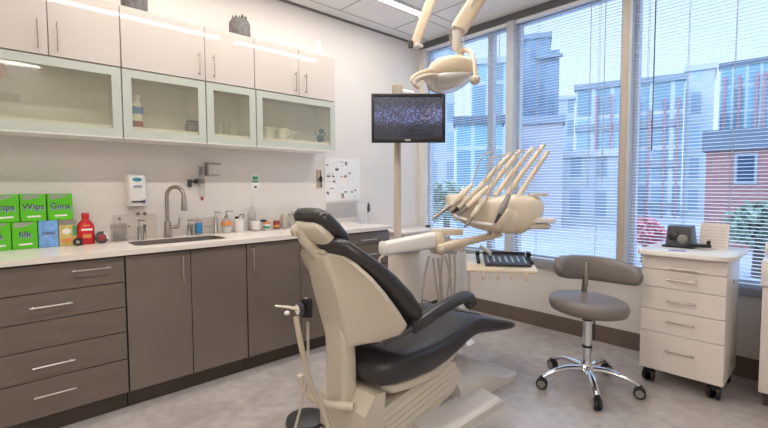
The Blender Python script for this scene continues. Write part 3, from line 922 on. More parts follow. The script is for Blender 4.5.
# calendar of cards
t = thing('wall_poster', 'white wall poster with three columns of small pictures', 'poster', (2.54, YW, 1.13))
PX0, PX1, PZ0, PZ1 = 2.335, 2.765, 1.14, 1.545
MB().b2((PX0, YW - 0.006, PZ0), (PX1, YW, PZ1), 0.001).build('sheet', 'paper', t, smooth=False)
ikd, ikr, ikp = MB(), MB(), MB()
spots = [(0.05, 0.83, .05, .03, 0), (0.24, 0.86, .04, .02, 2), (0.29, 0.73, .09, .06, 0), (0.42, 0.91, .1, .015, 0), (0.44, 0.83, .1, .012, 2), (0.56, 0.88, .06, .08, 0),
         (0.05, 0.57, .1, .035, 0), (0.2, 0.57, .07, .035, 0), (0.07, 0.635, .18, .01, 2), (0.43, 0.57, .06, .03, 1), (0.53, 0.57, .08, .06, 1), (0.66, 0.65, .07, .035, 0),
         (0.07, 0.45, .12, .01, 2), (0.22, 0.45, .07, .06, 1), (0.13, 0.285, .12, .02, 0), (0.05, 0.18, .06, .06, 0), (0.27, 0.2, .04, .02, 2), (0.4, 0.3, .14, .01, 2),
         (0.45, 0.13, .07, .06, 0), (0.53, 0.2, .08, .03, 0), (0.44, 0.07, .1, .04, 1), (0.73, 0.2, .05, .04, 0), (0.82, 0.235, .06, .035, 0), (0.83, 0.09, .05, .03, 2)]
for (u, w, du, dw, k) in spots:
    b = (ikd, ikr, ikp)[k]
    xx = PX0 + u * (PX1 - PX0)
    zz = PZ0 + w * (PZ1 - PZ0)
    n = max(1, int(du * 40))
    for j in range(n):
        b.b2((xx + j * du * 0.43 / n, YW - 0.0072, zz - dw * 0.24 * (1 if j % 2 else 0.6)), (xx + (j + 0.8) * du * 0.43 / n, YW - 0.006, zz + dw * 0.24 * (0.7 if j % 2 else 1)))
ikd.build('print', 'ink', t, smooth=False)
ikr.build('print', 'inkred', t, smooth=False)
ikp.build('print', 'inkpale', t, smooth=False)
for a in (0.33, 0.64):
    MB().b2((PX0 + a * 0.43, YW - 0.0066, PZ0 + 0.01), (PX0 + a * 0.43 + 0.001, YW - 0.006, PZ1 - 0.01)).build('rule', 'inkpale', t, smooth=False)
t = thing('key_hook', 'beige wall plate with a black hanging key bunch by the poster', 'key hook', (2.27, YW, 1.25))
MB().b2((2.245, YW - 0.008, 1.26), (2.305, YW, 1.43), 0.003).build('plate', 'mullion', t)
MB().ball((2.282, YW - 0.022, 1.345), (0.016, 0.013, 0.03)).tube([(2.282, YW - 0.01, 1.42), (2.282, YW - 0.02, 1.36)], 0.003).tube([(2.25, YW - 0.018, 1.335), (2.28, YW - 0.02, 1.335)], 0.004).tube([(2.285, YW - 0.02, 1.33), (2.288, YW - 0.016, 1.27)], 0.005).build('keys', 'black', t)
t = thing('acrylic_rack', 'shallow clear wall rack below the poster', 'rack', (2.55, YW, 0.97))
MB().b2((2.35, YW - 0.05, 0.975), (2.73, YW - 0.046, 1.10)).b2((2.35, YW - 0.046, 0.975), (2.73, YW, 0.979)).b2((2.35, YW - 0.006, 0.979), (2.73, YW, 1.12)).build('tray', 'clear', t, smooth=False)

# low white box cabinet filling the corner past the counter
t = thing('corner_cabinet', 'low white cabinet in the corner past the counter end', 'cabinet', (3.3, 3.1, 0))
MB().b2((2.98, 2.93, 0.06), (3.57, YW - 0.015, 0.80), 0.003).build('body', 'cart', t)
MB().b2((2.96, 2.91, 0.80), (3.575, YW - 0.015, 0.825), 0.004).build('top', 'quartz', t)
MB().b2((2.98, 2.97, 0), (3.57, YW - 0.015, 0.06)).build('plinth', 'toe', t, smooth=False)

# ================================================================== DENTAL CHAIR
CY = 1.65
ch = thing('dental_chair', 'charcoal and cream reclining dental chair in the middle of the floor', 'dental chair', (1.75, CY, 0))


def cushion(secs, n=32, e=3.4):
    """secs: (centre, along-normal axis ax = width dir, ay = thickness dir, half width, half thickness)"""
    return MB().rings([superring(c_, ax, ay, hx, hy, n, e) for (c_, ax, ay, hx, hy) in secs])


YA = V(0, -1, 0)
# seat and leg rest: one long cushion along x
prof = [(1.285, .385, .385, .14), (1.295, .43, .345, .19), (1.325, .455, .322, .225), (1.40, .472, .31, .247), (1.52, .474, .303, .255), (1.65, .474, .302, .258), (1.76, .482, .318, .256),
        (1.87, .508, .345, .25), (1.96, .53, .37, .242), (2.04, .535, .386, .235), (2.12, .522, .385, .228), (2.25, .482, .362, .218), (2.40, .43, .338, .208), (2.50, .394, .325, .2), (2.55, .373, .326, .188), (2.57, .36, .335, .16), (2.575, .35, .343, .12)]
rg = []
for x, zt, zb, hw in prof:
    r_ = superring((x, CY, (zt + zb) / 2), (0, -1, 0), (0, 0, 1), hw, max((zt - zb) / 2, 0.002), 36, 4.2)
    for p in r_:
        if p.z > (zt + zb) / 2:
            u = (p.y - CY) / hw
            p.z -= 0.018 * (1 - u * u) * min(1, (zt - zb) / 0.1)
    rg.append(r_)
seat = MB().rings(rg).build('seat_cushion', 'leather', ch, ang=60)
# seam across the knee
sm = []
for k in range(0, 19):
    u = -1 + 2 * k / 18
    sm.append(V(2.09, CY - 0.232 * u, 0.529 - 0.017 * (1 - u * u) - (0.012 if abs(u) > 0.95 else 0)))
MB().tube(sm, 0.003, 6).build('seam', 'black', seat)
# cream pan under the seat
MB().rings([superring((x, CY, z), (0, -1, 0), (0, 0, 1), hw, h, 28, 4) for x, z, hw, h in ((1.36, .315, .17, .02), (1.40, .30, .215, .035), (1.55, .286, .222, .04), (1.74, .292, .22, .045), (1.9, .34, .2, .04), (1.98, .375, .17, .025))]).build('seat_pan', 'chaircream', ch)

# backrest: cream shell + cushion
sh = []
for z, wf, wr in ((0.972, .10, .04), (0.964, .155, .062), (0.935, .205, .075), (0.87, .25, .09), (0.8, .27, .105), (0.7, .278, .103), (0.62, .268, .10), (0.57, .24, .098), (0.535, .19, .095), (0.52, .13, .09)):
    xf = 1.125 + (1.01 - z) * 0.80
    if z < 0.6:
        xf -= (0.6 - z) * 1.25
    xr = 1.09 + (1.01 - z) * 0.27
    if z > .98:
        xr += (z - .98) * 0.6
    xm = xf - 0.02
    pts = [V(xf, CY - wf, z), V(xm - 0.01, CY - wf - 0.006, z), V(xf - (xf - xr) * 0.45, CY - (wf * 0.72 + wr * 0.28), z), V(xr + 0.02, CY - wr - 0.012, z), V(xr, CY - wr + 0.008, z), V(xr - 0.006, CY, z)]
    mir = [V(p.x, 2 * CY - p.y, p.z) for p in reversed(pts[:-1])]
    sh.append(pts + mir)
shell = MB().rings(sh).build('back_shell', 'chaircream', ch, ang=50)
bv = shell.modifiers.new('soft_edges', 'BEVEL')
bv.width = 0.02
bv.segments = 4
bv.limit_method = 'ANGLE'
bv.angle_limit = R(24)
AX = V(-0.655, 0, 0.756).normalized()       # up along the backrest
NF = V(0.756, 0, 0.655)                     # towards the sitter
B0 = V(1.455, CY, 0.575)
secs = []
for s_, hw, th in ((-0.085, .16, .02), (-0.08, .20, .038), (-0.045, .25, .054), (0.03, .285, .06), (0.15, .297, .06), (0.28, .288, .056), (0.38, .262, .048), (0.46, .225, .042), (0.53, .19, .036), (0.565, .15, .026), (0.575, .11, .013)):
    cc = B0 + AX * s_ + NF * (0.032 + th * 0.5 + .012 * max(0, 1 - max(0, s_) / .3))
    secs.append((cc, YA, NF, hw, th))
rg = []
for (cc, ax, ay, hw, th) in secs:
    r_ = superring(cc, ax, ay, hw, th, 36, 3.2)
    for p in r_:
        u = (p.y - CY) / 0.3
        p += NF * (0.03 * u * u)
    rg.append([p for p in r_])
back = MB().rings(rg).build('back_cushion', 'leather', ch, ang=60)
# upper wing of the cushion edge on the far side
# support column under the shell
MB().rings([superring((x, CY, z), (1, 0, 0), (0, 1, 0), hx, .078, 24, 4.5) for x, z, hx in ((1.25, .19, .05), (1.248, .3, .047), (1.245, .45, .045), (1.238, .60, .044), (1.235, .66, .04))]).build('back_column', 'chaircream', ch)
# headrest
hd = []
HN = V(0.69, 0, 0.72).normalized()
HA = V(-0.72, 0, 0.69).normalized()
H0 = V(1.115, CY, 1.058)
hsecs = []
for s_, hw, th in ((-0.112, .07, .012), (-0.108, .10, .03), (-0.085, .125, .041), (0.0, .136, .044), (0.07, .132, .041), (0.098, .116, .034), (0.110, .09, .02), (0.113, .06, .008)):
    hsecs.append((H0 + HA * s_ + HN * 0.036, YA, HN, hw, th))
head = cushion(hsecs, e=2.9).build('headrest_cushion', 'leather', ch, ang=60)
MB().rings([superring(H0 + HA * s_ + HN * (-0.004 - th * 0.3), YA, HN, hw, th, 28, 3.0) for s_, hw, th in ((-0.102, .07, .008), (-0.094, .10, .02), (-0.05, .12, .03), (0.02, .121, .03), (0.066, .106, .022), (0.082, .078, .008))]).build('headrest_shell', 'chaircream', ch, ang=60)
lk = MB()
lk.tube([(1.125, CY + 0.0, 0.955), (1.10, CY + 0.015, 0.99), (1.07, CY + 0.035, 1.035), (1.06, CY + 0.045, 1.075)], [.03, .032, .03, .026], 14)
lk.build('headrest_link', 'chaircreamd', ch)
MB().lathe((1.055, CY + 0.09, 1.07), [(.024, 0), (.03, .008), (.03, .03), (.022, .036)], 18, (0, -1, 0)).build('headrest_knob', 'chaircream', ch)
MB().box((1.12, CY, 0.965), (0.06, 0.14, 0.026), 0.01, (0, R(40), 0)).build('headrest_slide', 'chaircreamd', ch)


# arm rests
def armrest(sgn):
    y = CY + sgn * 0.262
    pts = smooth_path([(1.47, y, .595), (1.55, y, .612), (1.64, y, .636), (1.76, y, .658), (1.86, y, .670), (1.925, y, .660), (1.945, y, .630), (1.925, y - sgn * 0.004, .606)], 5)
    n = len(pts)
    rs = [0.034 if i < n - 6 else 0.034 - 0.012 * (i - (n - 6)) / 6 for i in range(n)]
    rs[0] = 0.02
    a = MB().tube(pts, rs, 14).build('armrest', 'leather', ch)
    MB().tube([(1.48, y, .598), (1.42, y - sgn * .02, .57), (1.36, CY + sgn * 0.18, .53)], 0.016, 8).build('bracket', 'darkgrey', a)
    return a


armrest(-1)

# lift arm with ribbed side covers
lf_o = [(1.30, .03), (1.30, .16), (1.36, .215), (1.82, .30), (1.90, .285), (1.965, .19), (1.90, .12), (1.60, .03)]
la = MB()
for sy in (1,):
    la.rings([[V(x, CY - 0.19, z) for x, z in lf_o], [V(x, CY + 0.19, z) for x, z in lf_o]])
lift = la.build('lift_arm_cover', 'chaircream', ch, smooth=False)
for k in range(4):
    u = 0.18 + 0.22 * k
    a = V(1.335 + 0.05 * u, CY - 0.192, .195 - 0.15 * u)
    b = V(1.85 + 0.09 * u, CY - 0.192, .292 - 0.135 * u)
    for s2 in (-1, 1):
        yb = CY + s2 * .19
        MB().rings([[V(q.x, yb, q.z + .011), V(q.x, yb + s2 * .004, q.z + .011), V(q.x, yb + s2 * .016, q.z - .008), V(q.x, yb, q.z - .011)] for q in (a, b)]).build('rib', 'chaircream', lift, smooth=False)
MB().rings([[V(x, CY - 0.2, z) for x, z in ((1.23, .05), (1.23, .22), (1.29, .30), (1.36, .30), (1.345, .19), (1.36, .05))], [V(x, CY + 0.16, z) for x, z in ((1.23, .05), (1.23, .22), (1.29, .30), (1.36, .30), (1.345, .19), (1.36, .05))]]).build('rear_housing', 'chaircream', ch, smooth=False)
MB().b2((1.62, CY - 0.12, .03), (2.05, CY + 0.12, .17)).build('lift_mechanism', 'darkgrey', ch, smooth=False)
# floor base: low plate, wide foot and the front ramp
bs = MB()
bs.b2((1.36, CY - 0.21, 0), (2.1, CY + 0.22, .045), .012)
base_o = bs.build('base_plate', 'basewhite', ch)
rp_ = []
for x, zt, y0, y1 in ((1.93, .05, -.22, .24), (1.94, .195, -.20, .22), (2.02, .21, -.2, .22), (2.16, .195, -.205, .225), (2.28, .155, -.21, .23), (2.38, .10, -.215, .24), (2.46, .07, -.22, .25), (2.52, .052, -.22, .255), (2.545, .04, -.21, .25), (2.55, .012, -.205, .245)):
    rp_.append([V(x, CY + y0, 0), V(x, CY + y0, zt * 0.55 if zt > .06 else zt * .8), V(x, CY + y0 + 0.018, zt * 0.68 if zt > .06 else zt), V(x, CY + y0 + 0.13, zt), V(x, CY + 0.02, zt * 1.0), V(x, CY + y1 - 0.16, zt * 0.94), V(x, CY + y1 - 0.02, max(.03, zt * 0.5)), V(x, CY + y1, .02), V(x, CY + y1, 0)])
MB().rings(rp_).build('base_ramp', 'basewhite', ch, ang=28)
ft = MB()
ft.rings([[V(x, CY - 0.345 + dy, z) for x, z in ((1.55, 0), (1.55, zt), (2.13, zt), (2.165, zt * .6), (2.17, 0))] for dy, zt in ((0, .035), (.012, .05), (.16, .075))])
ft.build('base_foot', 'basewhite', ch, smooth=False)

# curved bracket at the rear and the assistant's instrument tube
ast = thing('assistant_arm', 'cream assistant instrument arm with a round gauge behind the chair back', 'instrument arm', (1.15, 1.7, 0.2))
MB().tube(smooth_path([(1.045, 1.70, .395), (1.06, 1.70, .33), (1.10, 1.665, .27), (1.17, 1.60, .245), (1.235, 1.545, .235)], 5), [.014] * 10 + [.017] * 6 + [.022] * 5, 12).build('bracket', 'chaircream', ast)
MB().tube([(1.235, 1.545, .235), (1.28, 1.52, .20), (1.285, 1.50, .08)], .018, 10).build('bracket_foot', 'chaircreamd', ast)
ga = at(301.5, 309, 1.86)
pt = [at(296, 317, 1.86), at(300, 340, 1.87), at(305, 362, 1.9), at(312, 388, 1.93), at(321, 405, 1.95), at(329, 427, 1.97)]
MB().tube(smooth_path(pt, 4), .0125, 10).build('arm_tube', 'chaircreamd', ast)
nf = -FWD.copy()
nf.z = 0
nf.normalize()
gc = at(302, 309, 1.85)
GX = (nf * math.cos(R(52)) - V(RGT.x, RGT.y, 0) * math.sin(R(52))).normalized()
g_ = MB().box(at(307, 308, 1.87), (0.022, 0.05, 0.085), 0.006, (0, 0, math.atan2(nf.y, nf.x) - 0.3)).build('holder', 'black', ast)
MB().lathe(gc - nf * 0.004, [(.02, 0), (.027, .002), (.027, .02), (.022, .024)], 22, tuple(GX)).build('gauge', 'darkgrey', ast)
ax_ = GX
MB().lathe(gc - nf * 0.004 + ax_ * .0225, [(.0215, 0), (.0215, .002), (.001, .0025)], 20, ax_).build('gauge_face', 'paper', ast)
MB().tube([at(298, 309, 1.84), at(287, 307, 1.84), at(275, 306, 1.84)], [.008, .006, .0045], 8).build('lever', 'chaircream', ast)
MB().ball(at(287, 313, 1.83), (.013, .013, .01)).build('knob', 'white', ast)
MB().lathe(at(306, 299, 1.87), [(.007, -.012), (.009, 0), (.006, .006)], 10).build('valve_cap', 'steel', ast)
hp = smooth_path([at(307.5, 322, 1.87), at(308, 340, 1.88), at(308, 362, 1.9), at(306, 385, 1.93), at(300, 410, 1.93), at(293, 436, 1.9)], 5)
MB().tube(hp, .006, 8).build('hose', 'hose', ast)
MB().tube([at(307.5, 324, 1.87), at(307.8, 340, 1.88)], .0085, 10).build('hose_sleeve', 'steel', ast)
fc = thing('foot_control', 'round dark foot control on the floor behind the chair', 'foot control', (1.225, 1.935, 0))
MB().lathe((1.225, 1.935, 0), [(.105, 0), (.11, .01), (.105, .03), (.07, .045), (.001, .05)], 32).build('disc', 'darkgrey', fc)
MB().lathe((1.225, 1.935, 0), [(.112, .002), (.112, .012), (.106, .014)], 32).build('rim', 'nickel', fc)

# ================================================================== MONITOR ON ITS POST
pb = at(404, 300, 3.18)
pst = thing('monitor_post', 'tall cream post on a beige floor box carrying the monitor', 'post', (pb.x, pb.y, 0))
bw = 0.085
MB().b2((pb.x - bw, pb.y - bw, 0), (pb.x + bw, pb.y + bw, .80), .008).build('floor_box', 'cart', pst)
MB().b2((pb.x - bw - .012, pb.y - bw - .012, .80), (pb.x + bw + .012, pb.y + bw + .012, .83), .006).build('box_top', 'white', pst)
pp = at(397.5, 180, 3.13)
MB().lathe((pp.x, pp.y, .83), [(.055, 0), (.055, .02), (.03, .05), (.026, .06), (.026, 1.13), (.024, 1.14)], 20).build('pole', 'mullion', pst)
MB().lathe((pp.x, pp.y, 1.9), [(.036, 0), (.038, .005), (.038, .10), (.03, .106)], 20).build('collar', 'mullion', pst)
tvc = at(408.3, 118.5, 2.98)
MB().tube([(pp.x, pp.y, 1.96), (pp.x + .13, pp.y - .03, 1.955)], .022, 12).build('upper_bar', 'white', pst)
MB().tube([(pp.x, pp.y, 1.72), at(403, 119, 3.02)], .02, 10).build('mount_arm', 'darkgrey', pst)
TVR = (RGT.x, RGT.y)
tvt = thing('television', 'black flat monitor showing a dark blue picture, in front of the cream post', 'monitor', tvc)
yaw = math.atan2(RGT.y, RGT.x) + R(1.5)
RM = Euler((0, 0, yaw)).to_matrix()
TW, TH = 0.512, 0.335


def tvbox(mb, a, b, bev=0.0):
    a, b = V(*a), V(*b)
    c_ = RM @ ((a + b) / 2)
    mb.box(tvc + c_, tuple(b - a), bev, RM)
    return mb


fr = MB()
bz = 0.021
tvbox(fr, (-TW / 2, -.018, -TH / 2), (-TW / 2 + bz, .012, TH / 2), .003)
tvbox(fr, (TW / 2 - bz, -.018, -TH / 2), (TW / 2, .012, TH / 2), .003)
tvbox(fr, (-TW / 2 + bz, -.018, TH / 2 - bz), (TW / 2 - bz, .012, TH / 2), .003)
tvbox(fr, (-TW / 2 + bz, -.018, -TH / 2), (TW / 2 - bz, .012, -TH / 2 + .033), .003)
fr.build('bezel', 'black', tvt)
tvbox(MB(), (-TW / 2 + .03, .012, -TH / 2 + .03), (TW / 2 - .03, .045, TH / 2 - .03), .01).build('back_housing', 'black', tvt)
sm_ = bpy.data.materials.new('lit screen')
sm_.use_nodes = True
nt = sm_.node_tree
bb = nt.nodes['Principled BSDF']
bb.inputs['Base Color'].default_value = (0.01, 0.01, 0.015, 1)
bb.inputs['Roughness'].default_value = 0.25
tcn = nt.nodes.new('ShaderNodeTexCoord')
mpn = nt.nodes.new('ShaderNodeMapping')
mpn.inputs['Rotation'].default_value = (0, 0, -yaw)
nt.links.new(tcn.outputs['Object'], mpn.inputs[0])
vor = nt.nodes.new('ShaderNodeTexVoronoi')
vor.inputs['Scale'].default_value = 62
nt.links.new(mpn.outputs[0], vor.inputs['Vector'])
noi = nt.nodes.new('ShaderNodeTexNoise')
noi.inputs['Scale'].default_value = 9
noi.inputs['Detail'].default_value = 6
nt.links.new(mpn.outputs[0], noi.inputs['Vector'])
sep = nt.nodes.new('ShaderNodeSeparateXYZ')
nt.links.new(mpn.outputs[0], sep.inputs[0])
band = nt.nodes.new('ShaderNodeValToRGB')        # brightness of the picture by height on the screen
mr = nt.nodes.new('ShaderNodeMapRange')
mr.inputs['From Min'].default_value = -TH / 2
mr.inputs['From Max'].default_value = TH / 2
nt.links.new(sep.outputs['Z'], mr.inputs['Value'])
nt.links.new(mr.outputs[0], band.inputs[0])
el = band.color_ramp.elements
el[0].position, el[0].color = 0.10, (.10, .10, .13, 1)
el[1].position, el[1].color = 0.95, (.22, .23, .27, 1)
for p_, c_ in ((.33, (.10, .11, .15, 1)), (.40, (.30, .33, .45, 1)), (.48, (.75, .8, 1, 1)), (.66, (.65, .7, .95, 1)), (.72, (.34, .37, .5, 1)), (.82, (.2, .22, .28, 1))):
    e_ = el.new(p_)
    e_.color = c_
cr = nt.nodes.new('ShaderNodeValToRGB')
cr.color_ramp.elements[0].position, cr.color_ramp.elements[0].color = 0.15, rgb(150, 158, 196)
cr.color_ramp.elements[1].position, cr.color_ramp.elements[1].color = 0.55, rgb(58, 66, 100)
nt.links.new(vor.outputs['Distance'], cr.inputs[0])
m1 = nt.nodes.new('ShaderNodeMix')
m1.data_type = 'RGBA'
m1.blend_type = 'MULTIPLY'
m1.inputs[0].default_value = 1
nt.links.new(cr.outputs[0], m1.inputs[6])
nt.links.new(band.outputs[0], m1.inputs[7])
m2_ = nt.nodes.new('ShaderNodeMix')
m2_.data_type = 'RGBA'
m2_.blend_type = 'OVERLAY'
m2_.inputs[0].default_value = 1.0
nt.links.new(m1.outputs[2], m2_.inputs[6])
nt.links.new(noi.outputs['Fac'], m2_.inputs[7])
dist = nt.nodes.new('ShaderNodeVectorMath')
dist.operation = 'DISTANCE'
dist.inputs[1].default_value = (.13, 0, .028)
nt.links.new(mpn.outputs[0], dist.inputs[0])
mr2 = nt.nodes.new('ShaderNodeMapRange')
mr2.inputs['From Min'].default_value = .0
mr2.inputs['From Max'].default_value = .075
mr2.inputs['To Min'].default_value = .7
mr2.inputs['To Max'].default_value = 0
nt.links.new(dist.outputs['Value'], mr2.inputs['Value'])
m3_ = nt.nodes.new('ShaderNodeMix')
m3_.data_type = 'RGBA'
m3_.blend_type = 'MULTIPLY'
nt.links.new(mr2.outputs[0], m3_.inputs[0])
nt.links.new(m2_.outputs[2], m3_.inputs[6])
m3_.inputs[7].default_value = (1.3, .75, .4, 1)
nt.links.new(m3_.outputs[2], bb.inputs['Emission Color'])
bb.inputs['Emission Strength'].default_value = 0.55
tvbox(MB(), (-TW / 2 + bz - .001, -.010, -TH / 2 + .032), (TW / 2 - bz + .001, .0, TH / 2 - bz + .001)).build('screen', sm_, tvt, smooth=False)
tvbox(MB(), (-.025, -.0188, -TH / 2 + .012), (.015, -.0178, -TH / 2 + .022)).build('logo', 'steel', tvt, smooth=False)

# ================================================================== DELIVERY UNIT
du = at(461, 280, 3.45)
dl = thing('delivery_unit', 'cream instrument delivery unit on jointed arms beyond the chair', 'dental unit', (du.x, du.y, 0))
MB().lathe((du.x, du.y, 0), [(.11, 0), (.11, .02), (.05, .04), (.034, .06), (.034, .80), (.03, .82)], 22).build('post', 'white', dl)
MB().lathe((du.x, du.y, .80), [(.04, 0), (.042, .01), (.042, .045), (.03, .05)], 20).build('post_collar', 'darkgrey', dl)
# rigid arm (left, with end cap and hook)
D1 = 2.96


def arm_slab(pts, h0, h1, thick, mb):
    """box-like arm between two points with end heights"""
    a, b = pts
    t_ = (b - a).normalized()
    n_ = V(t_.y, -t_.x, 0).normalized()
    u_ = V(0, 0, 1)
    r0 = superring(a, n_, u_, thick, h0, 20, 5)
    r1 = superring(a + (b - a) * 0.08, n_, u_, thick, h0 * 1.08, 20, 5)
    r2 = superring(b, n_, u_, thick, h1, 20, 5)
    return mb.rings([r0, r1, r2])


arm_slab((at(384, 248.5, D1), at(433, 240, 3.05)), .044, .058, .05, MB()).build('lower_arm', 'white', dl)
MB().rings([superring(at(384, 248.5, D1) + V(dx_, 0, 0), (0, -1, 0), (0, 0, 1), .052 * s_, .05 * s_, 20, 4) for dx_, s_ in ((-.012, .75), (-.004, .98), (.008, 1.0))]).build('arm_end_cap', 'white', dl)
MB().tube(smooth_path([at(384, 256, D1), at(380, 258, D1), at(379, 264, D1), at(375, 266, D1)], 4), .008, 8).build('arm_hook', 'cream', dl)
MB().lathe(at(438, 253, 3.12), [(.05, 0), (.056, .01), (.056, .15), (.05, .16)], 22).build('hinge', 'cream', dl)
MB().rings([superring(at(447, 231.5, 3.12) + V(0, 0, dz), RGT, V(FWD.x, FWD.y, 0), .115 * s_, .06 * s_, 24, 4) for dz, s_ in ((-.022, .96), (-.014, 1), (.014, 1), (.022, .95))]).build('hinge_cover', 'cream', dl)
MB().lathe(at(428, 227, 3.1), [(.018, 0), (.018, .012), (.012, .014)], 14).build('hinge_cap', 'black', dl)
arm_slab((at(461, 246, 3.3), at(441, 243, 3.12)), .04, .045, .04, MB()).build('post_link', 'cream', dl)
# flex arm to the head
D2 = 2.92
fa = MB().tube([at(440, 249, 3.05), at(452, 245, 3.02), at(478, 239, 2.98), at(502, 233, 2.92)], [.034, .032, .026, .024], 14).build('flex_arm', 'cream', dl)
MB().ball(at(441, 250, 3.04), .038).build('flex_joint', 'creamd', dl)
MB().lathe(at(492, 233, 2.95), [(.03, -.01), (.034, 0), (.034, .03), (.026, .036)], 18).build('head_joint', 'steel', dl)
# instrument head
HD = 2.86


def hr(px, py, d, hx, hy, tilt=0.0):
    u_ = V(0, 0, 1)
    f_ = V(FWD.x, FWD.y, 0).normalized()
    a_ = (u_ * math.cos(tilt) + V(RGT.x, RGT.y, 0) * math.sin(tilt))
    return superring(at(px, py, d), a_, f_, hy, hx, 24, 2.9)


MB().rings([hr(446, 199, HD, .03, .02), hr(448, 202, HD, .06, .05), hr(456, 207, HD, .09, .085), hr(468, 211, HD, .105, .098), hr(482, 214, HD, .102, .108), hr(497, 214, HD, .104, .118),
            hr(508, 214, HD, .112, .13), hr(520, 214, HD, .108, .13), hr(530, 212, HD, .096, .11), hr(537, 209, HD, .078, .08), hr(541, 208, HD, .055, .045), hr(542.5, 208, HD, .03, .02)]).build('head_body', 'cream', dl, ang=60)
MB().ball(at(508, 219, HD - .05), (.085, .085, .098), 20).build('head_knuckle', 'cream', dl)
MB().tube([at(446, 205, HD - .075), at(455, 216, HD - .115), at(472, 222, HD - .125), at(492, 225, HD - .125)], .012, 10).build('holder_rail', 'white', dl)
MB().rings([superring(at(538, y_, HD - .02), RGT, V(FWD.x, FWD.y, 0), .105 * s_, .07 * s_, 20, 4) for y_, s_ in ((222.5, .9), (221.5, 1), (218.5, 1), (217.5, .9))]).build('side_handle', 'white', dl)
MB().rings([superring(at(535, y_, HD - .03), RGT, V(FWD.x, FWD.y, 0), .095 * s_, .055 * s_, 20, 4) for y_, s_ in ((228.5, .9), (227.5, 1), (224.5, 1), (223.5, .9))]).build('touch_pad', 'creamd', dl)
MB().rings([superring(at(538, y_, HD - .02), RGT, V(FWD.x, FWD.y, 0), .06 * s_, .05 * s_, 16, 4) for y_, s_ in ((196.5, .9), (195, 1), (193, 1))]).build('side_shelf', 'white', dl)
# whip arms reaching up from the head
for i, (x0, y0, x1, y1, dd) in enumerate(((474, 194, 509, 156, .04), (485, 195, 520, 151, .02), (495, 196, 532, 149, 0.0), (505, 198, 543, 146, -.02), (516, 201, 547, 153, -.04))):
    pts = smooth_path([at(x0, y0, HD + dd), at((x0 * .62 + x1 * .38), (y0 * .6 + y1 * .4), HD + dd), at(x1, y1, HD + dd)], 4)
    w = MB().tube(pts, [.020 - .005 * k / (len(pts) - 1) for k in range(len(pts))], 10).build('whip_arm', 'cream', dl)
    MB().tube([at(x1 - 1.5, y1 + 2.5, HD + dd), at(x1 + 1, y1 - 1.5, HD + dd)], .014, 8).build('whip_tip', 'creamd', w)
wr = MB()
for (x0, y0, x1, y1) in ((462, 190, 498, 152), (468, 189, 503, 158), (478, 190, 516, 156), (490, 190, 527, 155), (499, 193, 538, 153)):
    wr.tube(smooth_path([at(x0, y0, HD - .02), at(x0 * .7 + x1 * .3 - 3, y0 * .7 + y1 * .3 - 6, HD), at(x0 * .3 + x1 * .7 - 4, y0 * .3 + y1 * .7 - 5, HD + .02), at(x1, y1, HD)], 5), .0038, 6)
wr.build('tubing', 'clear', dl)
# hoses hanging below the hinge
hs = MB()
for (x0, y0, x1, y1, xb, d) in ((429, 256, 424, 280, 422, 3.12), (433, 258, 436, 282, 439, 3.1), (438, 258, 440, 280, 441, 3.14), (442, 258, 441, 278, 443, 3.1), (445, 256, 450, 276, 452, 3.12), (449, 252, 450, 272, 447, 3.16), (454, 250, 455, 276, 454, 3.14)):
    hs.tube(smooth_path([at(x0, y0, d), at(x1, y1, d), at(xb, 304, d + .05), at(xb + 4, 328, d + .15), at(xb + 12, 345, d + .25)], 5), .0075, 8)
hs.build('hoses', 'hose', dl)
# tray holder and tray
TD = 2.92
tz = at(500, 262, TD)
tray_c = at(503, 261.5, 2.9)
ty = math.atan2(RGT.y, RGT.x) - R(9)
TM = Euler((R(9), 0, ty)).to_matrix()


def tbox(mb, c_, size, bev=0.0):
    mb.box(tray_c + TM @ V(*c_), size, bev, TM)
    return mb


MB().tube([at(480, 246, 3.0), tray_c + TM @ V(-.08, .1, .03), tray_c + TM @ V(-.08, .1, -.005)], .014, 10).build('tray_arm', 'white', dl)
tbox(MB(), (-.025, 0, -.012), (.45, .34, .024), .011).build('tray_table', 'cream', dl)
for k in range(4):
    tbox(MB(), (-.14 + k * .088, -.172, -.045), (.018, .008, .05), .003).build('tray_clip', 'cream', dl)
tg = MB()
for k in range(3):
    tbox(tg, (-.096 + k * .088, -.170, -.04), (.068, .004, .035), .001)
tg.build('tray_guard', 'clear', dl, smooth=False)

tb = thing('instrument_tray', 'dark instrument tray lying on the cream tray table', 'tray', tray_c + TM @ V(.02, .01, .003))
tm = MB()
tbox(tm, (.02, .02, .006), (.29, .26, .008), .003)
tbox(tm, (.02, .147, .016), (.29, .006, .016), .002)
tbox(tm, (.02, -.107, .013), (.29, .006, .012), .002)
tm.build('pan', 'darkgrey', tb)
ml = MB()
for k in range(7):
    tbox(ml, (-.10 + k * .04, .01 + .01 * (k % 2), .0125), (.012, .15 - .02 * (k % 3), .005), .002)
ml.build('insert', 'steel', tb)
for (cx_, lab) in ((-.165, 'black instrument rest on the left side of the tray table'), (.178, 'black instrument rest on the right side of the tray table')):
    q = thing('instrument_rest', lab, 'instrument rest', tray_c + TM @ V(cx_, .02, .001), 'black rests on the tray table')
    tbox(MB(), (cx_, .02, .012), (.022, .17, .02), .004).build('rail', 'black', q)
    tbox(MB(), (cx_, .085, .03), (.03, .045, .026), .006).build('clamp', 'black', q)

